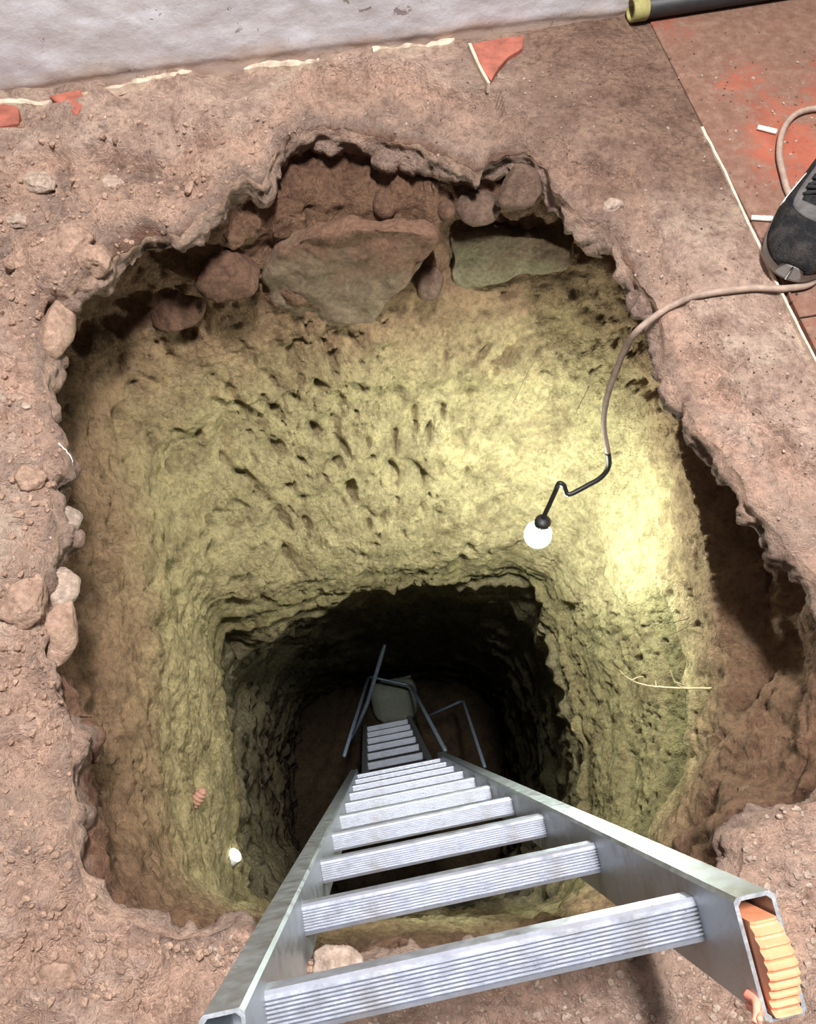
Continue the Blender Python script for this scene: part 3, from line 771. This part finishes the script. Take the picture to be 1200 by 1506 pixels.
# loose grit on the ground: uncountable
def grit(name, count, region, smin, smax, mat, seed):
    g = np.random.default_rng(seed); V = []; Fc = []
    ico = bmesh.new(); bmesh.ops.create_icosphere(ico, subdivisions=1, radius=1)
    iv = np.array([v.co[:] for v in ico.verts]); ifc = [[v.index for v in f.verts] for f in ico.faces]; ico.free()
    done = 0
    while done < count:
        x, y = g.uniform(*region[0]), g.uniform(*region[1])
        p = at(x, y, -.02); r = math.hypot(p[0]-CX, p[1]-CY); i = int(round((math.atan2(p[1]-CY, p[0]-CX)+math.pi)/(2*math.pi)*NT)) % NT
        if r < R0[i] + .003: continue
        ab = to_ab(p)
        if ab[1] > WALL_B - .01: continue
        s_ = smin + (smax-smin)*g.random()**3
        z = max(ground_z(p[0], p[1]), .001 if (ab[0] > a1 and ab[1] > 0) else -9)
        q = iv*(g.uniform(.6, 1.2, 3)*s_) * (1 + .25*g.uniform(-1, 1, (len(iv),1)))
        an = g.uniform(0, 6.28); q = q @ np.array([[math.cos(an), -math.sin(an), 0],[math.sin(an), math.cos(an), 0],[0,0,1]])
        b0 = len(V); V.extend(q + np.array([p[0], p[1], z + s_*.25])); Fc.extend([tuple(b0+k_ for k_ in f) for f in ifc]); done += 1
    o = mesh_obj(name, V, Fc, mat, None, False); return o
tag(grit('grit', 2600, ((-60, 460), (190, 1500)), .0010, .0065, M['earth_clod'], 51), 'loose brown grit scattered over the left bank', 'grit', None, 'stuff')
tag(grit('grit', 1100, ((480, 1260), (60, 760)), 0.0005, .0024, M['dark_stone'], 52), 'fine dark grit scattered over the floor right of the pit', 'grit', None, 'stuff')
tag(grit('grit', 1100, ((-60, 1260), (100, 900)), .0008, .0036, M['pale_stone'], 53), 'pale plaster crumbs scattered around the pit', 'crumbs', None, 'stuff')
tag(grit('grit', 900, ((300, 1260), (1150, 1520)), .0012, .005, M['pale_stone'], 54), 'pale grit on the ground under the ladder top', 'grit', None, 'stuff')

# ------------------------------------------------------------------ ladders
def frame_of(origin, down, right):
    u = Vector(down).normalized(); r = Vector(right); r = (r - u*r.dot(u)).normalized(); n = r.cross(u)
    if n.y < 0: n = -n
    return Vector(origin), u, r, n
def prism(section, p0, axis, length, e1, e2):
    """extrude a closed 2-D section along axis"""
    V = []; m = len(section)
    for t_ in (0, length):
        for (a_, b_) in section: V.append(p0 + axis*t_ + e1*a_ + e2*b_)
    Fc = [(i, (i+1) % m, m+(i+1) % m, m+i) for i in range(m)]
    return V, Fc, m
def ladder(name, origin, down, right, W, spacing, n_rungs, top_ext, bot_ext, rail_w, rail_d, tread_d, tread_h, mats, label, hollow=True, skip=()):
    O, u, r, n = frame_of(origin, down, right)
    root = empty(name, (0,0,0)); tag(root, label, 'ladder')
    for s_ in (-1, 1):
        # box rail with a wall thickness, open at the end
        x0_, x1_ = s_*W/2, s_*(W/2 + rail_w); f0, f1 = .015, .015 - rail_d; w_ = .0028
        lo, hi = min(x0_, x1_), max(x0_, x1_)
        c = .003
        outer = [(lo+c,f0),(lo,f0-c),(lo,f1+c),(lo+c,f1),(hi-c,f1),(hi,f1+c),(hi,f0-c),(hi-c,f0)]
        inner = [(lo+w_+c,f0-w_),(lo+w_,f0-w_-c),(lo+w_,f1+w_+c),(lo+w_+c,f1+w_),(hi-w_-c,f1+w_),(hi-w_,f1+w_+c),(hi-w_,f0-w_-c),(hi-w_-c,f0-w_)]
        L_ = top_ext + spacing*(n_rungs-1) + bot_ext; p0 = O - u*top_ext
        V = []; segs = 40; m = len(outer)
        rr_ = random.Random(int(W*1000)+s_)
        for k_ in range(segs+1):
            t_ = L_*k_/segs
            for (a_, b_) in outer: V.append(p0 + u*t_ + r*a_ + n*b_)
        Fc = [(k_*m+i, k_*m+(i+1) % m, (k_+1)*m+(i+1) % m, (k_+1)*m+i) for k_ in range(segs) for i in range(m)]
        b0 = len(V)
        for t_ in (0, .09):
            for (a_, b_) in inner: V.append(p0 + u*t_ + r*a_ + n*b_)
        for i in range(m):
            j = (i+1) % m
            Fc.append((i, b0+i, b0+j, j)); Fc.append((b0+i, b0+m+i, b0+m+j, b0+j))
        Fc.append(tuple(b0+m+i for i in range(m))); Fc.append(tuple(segs*m+i for i in range(m)))
        o = mesh_obj('rail', V, Fc, mats[0], root, False)
        bm = bmesh.new(); bm.from_mesh(o.data); bmesh.ops.recalc_face_normals(bm, faces=bm.faces); bm.to_mesh(o.data); bm.free()
    # ribbed rung: the tread faces up along the ladder
    def rung_mesh():
        sec = []; ribs = 8; d0, d1 = 0.0, -tread_d
        tipped = .0044*tread_d/.04
        sec.append((d0, tread_h)); sec.append((d0, .003))
        sec.append((d0-.0025, 0.0))
        s0 = d0 - .006; s1 = d1 + .002; step = (s0-s1)/ribs
        for k_ in range(ribs):
            a_ = s0 - k_*step
            sec += [(a_, 0), (a_ - step*.08, tipped), (a_ - step*.42, tipped), (a_ - step*.50, 0)]
        sec += [(d1, 0.002), (d1, tread_h)]
        return sec
    sec = rung_mesh(); me0 = None
    for k_ in range(n_rungs):
        if k_ in skip: continue
        p0 = O + u*(spacing*k_) - r*(W/2 + .002)
        if me0 is None:
            V, Fc, m = prism([(a_, b_) for a_, b_ in sec], Vector((0,0,0)), r, W + .004, n, u)
            me0 = bpy.data.meshes.new('rung'); me0.from_pydata([tuple(v) for v in V], [], Fc + [tuple(range(m)), tuple(range(m, 2*m))[::-1]])
            bm = bmesh.new(); bm.from_mesh(me0); bmesh.ops.recalc_face_normals(bm, faces=bm.faces); bm.to_mesh(me0); bm.free()
            me0.materials.append(mats[1])
        o = bpy.data.objects.new('rung', me0); C.objects.link(o); o.parent = root; o.location = p0
    return root, O, u, r, n
L_or = at_d(712, 1388, .60)
vp = ray(557, 1065)
upper, O1, u1, r1, n1 = ladder('aluminium_ladder', L_or, vp, (math.cos(math.radians(10.8)), math.sin(math.radians(10.8)), 0), .339, .293, 10, .078, .13,
    .030, .078, .032, .022, (M['alu'], M['alu_rung']), 'large worn aluminium ladder leaning on the near rim with an orange end plug')
l1 = at_d(581, 1114, 3.80); l5 = at_d(571.5, 1071, 4.87)
lower, O2, u2, r2, n2 = ladder('aluminium_ladder', l1 - (l5-l1)/4*1.0, l5-l1, (math.cos(math.radians(10.8)), math.sin(math.radians(10.8)), 0), .271, float(np.linalg.norm(l5-l1)/4), 7, .12, .03,
    .026, .085, .036, .024, (M['alu_dark'], M['alu_rung']), 'narrower lower ladder continuing from the big one down to the dark shaft bottom')
# orange plugs in the rail ends
def plug(side):
    x_c = side*(.339/2 + .015); w_ = .0108; V = []; Fc = []
    n0, n1_ = (.006 if side < 0 else .000), .015-.078+.004
    K = 46
    for i in range(K+1):
        f = i/K; dn = n0 + (n1_-n0)*f
        hgt = .006 + .012*math.sin(math.pi*min(1, f*1.15)) + .0016*math.cos(f*2*math.pi*9)
        wd = w_*(1 - .12*abs(2*f-1)**4)
        for (a_, h) in ((-wd, -.05), (-wd, hgt-.002), (-wd*.7, hgt), (wd*.7, hgt), (wd, hgt-.002), (wd, -.05)):
            V.append(O1 - u1*(.078 + h) + r1*(x_c + a_) + n1*dn)
    m = 6
    for i in range(K):
        for j in range(m): Fc.append((i*m+j, i*m+(j+1) % m, (i+1)*m+(j+1) % m, (i+1)*m+j))
    Fc.append(tuple(range(m))); Fc.append(tuple(K*m+j for j in range(m)))
    o = mesh_obj('end_plug', V, Fc, M['orange'], upper, False)
    bm = bmesh.new(); bm.from_mesh(o.data); bmesh.ops.recalc_face_normals(bm, faces=bm.faces); bm.to_mesh(o.data); bm.free()
    o['label'] = 'orange ribbed plastic plug'
    return o
plug(1)
def shard(side, dn, rot, ln, bend):
    base = O1 - u1*.075 + r1*(side*(.339/2 - .0015)) + n1*dn
    d1_ = (-u1*math.cos(rot) - n1*math.sin(rot)*.6 - r1*side*.35).normalized()
    pts_ = catmull([base + u1*.012, base, base + d1_*ln*.5 - r1*side*bend*.3, base + d1_*ln - r1*side*bend], 5)
    rad = [.0042*(1 - .55*i/(len(pts_)-1)) for i in range(len(pts_))]
    o = tube_obj('plug_shard', pts_, rad, M['salmon'], upper, 6); o['label'] = 'torn salmon plastic strip'; return o
shard(1, -.050, .5, .018, .004); shard(1, -.056, -.2, .020, .001)
shard(-1, -.030, .3, .022, .006); shard(-1, -.040, -.3, .026, .004)

# ------------------------------------------------------------------ hanging lamp on its cable
lamp = empty('hanging_lamp', (0,0,0)); tag(lamp, 'bare glowing white bulb hanging on a long dusty cable into the pit', 'lamp')
bulb_p = at(790, 797, -.47)
def gp_(x, y): return on_floor(x, y) + np.array([0, 0, .0065])
route = [on_floor(1260,168)+np.array([0,0,.004]), at(1225,160,.008), at(1190,161,.008), at(1165,172,.008), at(1150,196,.008), at(1146,228,.008), at(1152,258,.008), at(1160,285,.006),
         at(1185,330,.006), at(1205,385,.006), at(1195,415,.008), at(1160,424,.008), gp_(1110,428), gp_(1085,430), gp_(1060,433), gp_(1035,437), gp_(1010,443), gp_(990,452), gp_(972,462),
         at(940,484,-.03), at(920,512,-.08), at(903,553,-.15), at(891,592,-.22), at(888,630,-.295), at(894,665,-.355), at(895,686,-.39), at(884,702,-.41), at(862,715,-.425), at(838,727,-.435), at(832,722,-.432), at(829,714,-.422), at(822,711,-.42),
         at(817,722,-.44), at(808,742,-.467), at(801,757,-.488), at(798,768,-.503)]
cab = catmull(route, 7)
for p_ in cab[:7*15]:
    pass
kc = 7*24
tube_obj('cable', cab[:kc+1], .0052, M['cable'], lamp, 8)
tube_obj('cable', cab[kc:], .0050, M['black'], lamp, 8)['label'] = 'lower length coloured black as if backlit'  # backlit darkness of the hanging cable put into its colour
top = Vector(at(798, 768, -.503)); axis = Vector((0,0,-1))
soc, sf = lathe([(.003,.010),(.012,.008),(.0165,.003),(.0168,-.014),(.015,-.016),(.015,-.024)], 24)
o = mesh_obj('socket', soc, sf, M['black'], lamp); o.location = top
col_v, cf = lathe([(.0145,-.022),(.0155,-.025),(.016,-.030),(.019,-.038),(.020,-.042)], 24)
o = mesh_obj('bulb_collar', col_v, cf, M['white_plastic'], lamp); o.location = top
gv, gf = lathe([(.0195,-.041),(.0235,-.046),(.0268,-.053),(.0278,-.062),(.0268,-.071),(.0235,-.079),(.018,-.085),(.010,-.0885),(.002,-.0895)], 24)
o = mesh_obj('bulb', gv, gf, M['glow'], lamp); o.location = top
# small dome that glows white, set at the edge of the shaft
bp, bn = on_wall(345, 1256)
sb = empty('small_glow', bp + bn*.001); tag(sb, 'small white glowing dome low on the left clay wall at the shaft edge', 'lamp')
gv, gf = lathe([(.0165,0),(.0175,.003),(.0165,.007),(.012,.010),(.006,.0115),(.001,.012)], 20)
R_ = Vector((float(bn[0]), float(bn[1]), .35)).normalized().to_track_quat('Z', 'Y')
o = mesh_obj('bulb', gv, gf, M['glow_small'], sb); o.rotation_mode = 'QUATERNION'; o.rotation_quaternion = R_
gv, gf = lathe([(.014,-.022),(.017,-.020),(.0175,.001),(.0165,.003)], 20)
o = mesh_obj('socket', gv, gf, M['white_plastic'], sb); o.rotation_mode = 'QUATERNION'; o.rotation_quaternion = R_

# ------------------------------------------------------------------ sneaker
def sneaker():
    toe = at(1152, 415, .01); heel_dir = at(1238, 240, .01) - toe; heel_dir[2] = 0; heel_dir /= np.linalg.norm(heel_dir)
    root = empty('sneaker', toe, (0, 0, math.atan2(heel_dir[1], heel_dir[0])))
    tag(root, 'black mesh sneaker with grey dusty sole on the cable on the red floor', 'shoe')
    # local: x from toe to heel, y across, z up
    Lh = .29
    def halfw(x, sgn):
        t_ = x/Lh
        w_ = .050*(1 - (1 - min(1, t_/.24))**2.3)**.5 if t_ < .24 else None
        if w_ is None:
            w_ = np.interp(t_, [.24,.36,.55,.75,.90,.97,1.0], [.050,.0505,.041,.035,.033,.024,.004])
        bias = .010*math.sin(math.pi*min(1, t_*1.0))*(1 if sgn > 0 else -.6)
        return max(.001, w_ + (bias*.5 if sgn > 0 else bias*.5))
    xs = [Lh*(.5-.5*math.cos(math.pi*i/60)) for i in range(61)]
    # sole
    V = []; Fc = []
    prof = [(0.93, .0), (1.0, .004), (1.03, .014), (1.02, .022), (.97, .026), (.90, .0265)]
    for x in xs:
        lift = .006*max(0, 1 - x/.06)**2
        ring = [(-halfw(x,-1)*a_, z_+lift) for a_, z_ in prof] + [(halfw(x,1)*a_, z_+lift) for a_, z_ in prof[::-1]]
        V += [(x, y_, z_) for y_, z_ in ring]
    m = 2*len(prof)
    for i in range(len(xs)-1):
        for j in range(m): Fc.append((i*m+j, i*m+(j+1) % m, (i+1)*m+(j+1) % m, (i+1)*m+j))
    Fc.append(tuple(range(m))); Fc.append(tuple((len(xs)-1)*m+j for j in range(m)))
    mesh_obj('sole', V, Fc, M['shoe_sole'], root)
    # upper
    def topz(t_): return float(np.interp(t_, [0,.03,.08,.18,.30,.45,.58,.66,.8,.95,1.0], [.030,.040,.050,.060,.071,.088,.104,.108,.094,.098,.096]))
    def upper_pt(t_, f):               # f from -1 to 1 across
        x = .004 + (Lh-.010)*t_
        hw = (halfw(x, 1) if f > 0 else halfw(x, -1))*.955
        a_ = f*math.pi/2; zt = topz(t_); z0 = .024
        yy = hw*math.copysign(abs(math.sin(a_))**.80, a_); z_ = z0 + (zt-z0)*max(0, math.cos(a_))**.72
        return np.array([x, yy, z_])
    V = []; Fc = []; nf = 25; ts_ = [i/56 for i in range(57)]
    for t_ in ts_:
        for j in range(nf): V.append(upper_pt(t_, -1 + 2*j/(nf-1)))
    for i in range(len(ts_)-1):
        for j in range(nf-1):
            tm = (ts_[i]+ts_[i+1])/2; fm = abs(-1 + 2*(j+.5)/(nf-1))
            if tm > .66 and fm < .52 and tm < .97: continue        # the foot opening
            Fc.append((i*nf+j, i*nf+j+1, (i+1)*nf+j+1, (i+1)*nf+j))
    o = mesh_obj('upper', V, Fc, M['mesh_black'], root)
    md = o.modifiers.new('thick', 'SOLIDIFY'); md.thickness = .004; md.offset = -1
    def patch(name, fn, nu, nv, mat, off=.0022, th=.0022):
        V = []; Fc = []
        for i in range(nu+1):
            for j in range(nv+1):
                t_, f = fn(i/nu, j/nv); p_ = upper_pt(t_, f); c_ = np.array([p_[0]+.02, 0, .02]); nn = (p_-c_); nn /= np.linalg.norm(nn); V.append(p_ + nn*off)
        for i in range(nu):
            for j in range(nv): Fc.append((i*(nv+1)+j, i*(nv+1)+j+1, (i+1)*(nv+1)+j+1, (i+1)*(nv+1)+j))
        o = mesh_obj(name, V, Fc, mat, root); md = o.modifiers.new('thick', 'SOLIDIFY'); md.thickness = th; md.offset = -1; return o
    # rubber bumper round the toe, grey eyestay horseshoe, white accent
    patch('toe_guard', lambda a_, b_: (.004 + .28*abs(2*a_-1)**1.6 + .045*b_*(1-abs(2*a_-1)), float(np.clip(3.0*(2*a_-1), -.99, .99))*(1 - .13*b_)), 44, 4, M['rubber'], .0030)
    def horse(a_, b_):
        an = (a_-.5)*2                                     # -1..1 around
        if abs(an) < .4: f = an/.4*.36; t_ = .30 - .02*math.cos(an/.4*math.pi/2)
        else: f = math.copysign(.36, an); t_ = .30 + (abs(an)-.4)/.6*.34
        w_ = .10*(b_-.5)
        if abs(an) < .4: return (t_ - abs(.075)*(b_)*math.cos(an/.4*math.pi/2)**.5 - .0, f*(1+.45*b_))
        return (t_, f*(1 + .45*b_))
    patch('eyestay', horse, 48, 4, M['shoe_grey'], .003)
    patch('tongue', lambda a_, b_: (.30 + .36*a_, (2*b_-1)*.34), 14, 8, M['lace'], .0012)
    patch('accent', lambda a_, b_: (.34 + .16*a_, .66 + .12*b_ + .14*(1-a_)), 10, 4, M['shoe_white'], .003)
    patch('accent', lambda a_, b_: (.34 + .16*a_, -(.66 + .12*b_ + .14*(1-a_))), 10, 4, M['shoe_white'], .003)
    for k_ in range(6):
        t_ = .33 + .055*k_
        for (sg, dt) in ((1, .035), (-1, .035)):
            pts_ = []
            for j in range(11):
                f = sg*(-.42 + .84*j/10); p_ = upper_pt(t_ + dt*(j/10), f)
                pts_.append(p_ + np.array([0, 0, .005 + .003*math.sin(math.pi*j/10) + (.002 if sg > 0 else 0)]))
            tube_obj('lace', pts_, .0030, M['lace'], root, 6)
    # sock and ankle filling the opening
    V, Fc = tube(catmull([(.225, 0, .055), (.232, 0, .10), (.236, 0, .16), (.238, 0, .22)], 6), [.030]*19, 16)
    mesh_obj('sock', V, Fc, M['lace'], root)
    return root
sneaker()

# ------------------------------------------------------------------ cigarette ends
def butt(x0, y0, x1, y1, z, label):
    a_, b_ = at(x0, y0, z), at(x1, y1, z); dv = b_-a_; ln = np.linalg.norm(dv)
    root = empty('cigarette_end', a_, (0, 0, math.atan2(dv[1], dv[0]))); tag(root, label, 'cigarette', 'cigarette ends on the floor')
    prof = [(.0, -.0001), (.0036, 0), (.0040, .0006), (.0040, ln*.55), (.0038, ln*.75), (.0040, ln-.0006), (.0034, ln)]
    def along(pr):
        V, Fc = lathe(pr, 12); return [(z_, x_, y_) for x_, y_, z_ in V], [f[::-1] for f in Fc]
    V, Fc = along(prof[1:]); mesh_obj('paper', V, Fc, M['white_paper'], root)
    V, Fc = along([(.0042, ln*.5), (.0043, ln*.52), (.0043, ln-.001), (.0042, ln-.0005)]); mesh_obj('filter', V, Fc, M['white_paper'], root)
butt(1114, 187, 1142, 194, .0052, 'white cigarette end touching the loop of dusty cable')
butt(1105, 320, 1136, 322, .0052, 'white cigarette end poking out beside the black sneaker')

# ------------------------------------------------------------------ black pipe along the wall
pp0 = at(930, 14, .022); pdir = np.array([CA, SA, 0]); pdir = at(1200, -28, .022) - pp0; pdir /= np.linalg.norm(pdir)
pr = empty('pipe', pp0, (0, 0, math.atan2(pdir[1], pdir[0]))); tag(pr, 'black pipe with a worn olive end lying along the foot of the wall', 'pipe')
def ring_tube(x0, x1, ro, ri, n=28):
    V = []; Fc = []
    for (x, r_) in ((x0, ri), (x0, ro-.001), (x0+.001, ro), (x1-.001, ro), (x1, ro-.001), (x1, ri)):
        for k_ in range(n): an = 2*math.pi*k_/n; V.append((x, r_*math.cos(an), r_*math.sin(an)))
    for i in range(6):
        for k_ in range(n): k2 = (k_+1) % n; i2 = (i+1) % 6; Fc.append((i*n+k_, i2*n+k_, i2*n+k2, i*n+k2))
    return V, Fc
V, Fc = ring_tube(.0, .9, .019, .015); mesh_obj('tube', V, Fc, M['pipe'], pr)
V, Fc = ring_tube(-.004, .026, .0205, .0145); o = mesh_obj('end_sleeve', V, Fc, M['olive'], pr); o['label'] = 'worn olive sleeve on the pipe end'

# ------------------------------------------------------------------ things at the bottom of the shaft
def bent(name, pts_, r_, label, cat):
    out = []
    for i, p_ in enumerate(pts_):
        p_ = np.array(p_, float)
        if 0 < i < len(pts_)-1:
            a_ = np.array(pts_[i-1]) - p_; b_ = np.array(pts_[i+1]) - p_
            a_ /= np.linalg.norm(a_); b_ /= np.linalg.norm(b_); rad = .035
            for t_ in np.linspace(0, 1, 6): out.append(p_ + a_*rad*(1-t_)**2 + b_*rad*t_**2)
        else: out.append(p_)
    o = tube_obj(name, out, r_, M['steel'], None, 10); tag(o, label, cat); return o
bent('tube_frame', [at_d(506,1112,3.9), at_d(542,995,4.9), at_d(604,1008,4.9), at_d(655,1104,3.7)], .0095, 'bent steel tube frame arching over the sack at the shaft bottom', 'frame')
bent('tube_frame', [at_d(630,1053,4.6), at_d(681,1030,4.5), at_d(713,1128,3.6)], .0080, 'thin bent steel tube standing right of the lower ladder', 'frame')
bent('steel_rod', [at_d(566,948,3.7), at_d(540,1035,3.95), at_d(512,1100,4.15)], .0100, 'straight steel rod leaning behind the bent tube frame', 'rod')

def sack():
    c = at_d(580, 1030, 5.27)
    V = []; Fc = []; nu, nv = 40, 30
    wv = Vector((1, .12, .02)).normalized(); hv = Vector((.12, .55, .84)); hv = (hv - wv*hv.dot(wv)).normalized(); dv = wv.cross(hv)
    bm = bmesh.new(); bmesh.ops.create_uvsphere(bm, u_segments=48, v_segments=32, radius=1)
    for v in bm.verts:
        x, y, z = v.co
        e = .45
        px_ = math.copysign(abs(x)**.62, x); pz = math.copysign(abs(z)**.55, z); py = y
        wdt = .155*(1 + .05*pz); th = .085*(1 - .35*max(0, pz)**3)
        p_ = wv*(px_*wdt*(1 + .10*max(0, pz)**6)) + hv*(pz*.185 + .015*px_*max(0, pz)) + dv*(py*th)
        p_ += Vector((0,0,1))*.008*mnoise.noise(Vector((x*3, y*3, z*3)))
        p_ += dv*.010*mnoise.noise(Vector((x*5+3, y*4, z*3)))
        v.co = p_
    root = empty('sack', c); tag(root, 'stuffed grey green sack standing at the shaft bottom behind the lower ladder', 'sack')
    bm_obj('bag', bm, M['sack'], root)
    # folded hem along the top edge
    pts_ = [wv*(x*.128) + hv*(.184 + .012*x + .004*math.sin(x*9)) + dv*.004*math.sin(x*5) for x in np.linspace(-1, 1, 20)]
    tube_obj('hem', pts_, .010, M['sack'], root, 8)
sack()

# ------------------------------------------------------------------ roots sticking out of the clay
def root_thing(pix, z_or_d, r_, mat, label, twigs=(), group=None):
    pts_ = [at(x, y, z_) for x, y, z_ in pix]
    c = catmull(pts_, 6)
    for i in range(1, len(c)-1): c[i] = c[i] + .0015*np.array([mnoise.noise(Vector((i*.9, 1, 3))), mnoise.noise(Vector((i*.9, 5, 3))), mnoise.noise(Vector((i*.9, 9, 3)))])
    o = tube_obj('root', c, [r_*(1 - .7*i/(len(c)-1)) for i in range(len(c))], mat, None, 6)
    tag(o, label, 'root', group)
    for tw in twigs:
        q_ = catmull([at(x, y, z_) for x, y, z_ in tw], 4)
        tube_obj('twig', q_, [r_*.6*(1 - .6*i/(len(q_)-1)) for i in range(len(q_))], mat, o, 5)
    return o
root_thing([(1072,1010,-.40),(1050,1012,-.42),(1005,1012,-.46),(965,1010,-.50),(940,1005,-.52),(922,996,-.53),(911,986,-.53)], 0, .0022, M['root'], 'longest pale branched root reaching out of the right clay wall',
    [[(1005,1012,-.46),(992,1002,-.46),(986,986,-.45)], [(992,1003,-.46),(1006,1007,-.45)], [(930,1000,-.525),(938,996,-.52),(946,995,-.51)], [(965,1010,-.50),(964,1001,-.50)]])
root_thing([(1062,882,-.40),(1040,892,-.42),(1024,902,-.44),(1010,910,-.46),(995,914,-.48),(975,917,-.49)], 0, .0016, M['dark_root'], 'thin crooked root on the bright right clay wall, upper of a close pair',
    [[(995,914,-.48),(988,918,-.49)]])
root_thing([(1060,886,-.40),(1042,898,-.42),(1028,910,-.44),(1010,922,-.46),(985,935,-.48)], 0, .0016, M['dark_root'], 'thin straight root on the bright right clay wall, lower of a close pair')
root_thing([(1066,920,-.40),(1050,930,-.42),(1038,938,-.44)], 0, .0011, M['dark_root'], 'shortest thread of root below the close pair on the right clay wall')
root_thing([(866,568,-.44),(858,585,-.46),(850,600,-.47),(845,612,-.48)], 0, .0013, M['dark_root'], 'short dark root on the far clay wall left of the hanging cable')
root_thing([(785,532,-.46),(772,556,-.48),(760,582,-.50),(750,600,-.51)], 0, .0008, M['dark_root'], 'hair thin root slanting down the far clay wall above the bulb')
root_thing([(86,652,-.04),(98,664,-.05),(106,676,-.06),(106,692,-.075)], 0, .0012, M['white_paper'], 'curled white root thread hanging from the left rim')
root_thing([(978,484,-.05),(962,486,-.06),(950,496,-.08),(944,506,-.10)], 0, .0014, M['cable'], 'thin grey root looping under the right rim below the cable')

# ------------------------------------------------------------------ ribbed clay fragment stuck in the left wall
rp, rn = on_wall(291, 1177)
fr_ = empty('clay_fragment', rp + rn*.006); tag(fr_, 'small ribbed terracotta fragment stuck in the left clay wall', 'fragment')
prof = []
for i in range(37):
    f = i/36; prof.append((max(.0005, .0125*math.sin(math.pi*(.06+.90*f))**.45 + .0009*math.sin(f*2*math.pi*6)), -.024 + .048*f))
V, Fc = lathe(prof, 20)
o = mesh_obj('body', V, Fc, M['terracotta'], fr_); o.rotation_mode = 'QUATERNION'
o.rotation_quaternion = Vector((.55, .75, .30)).normalized().to_track_quat('Z', 'Y')
SC.cycles.use_denoising = True
SC.cycles.sample_clamp_indirect = 6.0
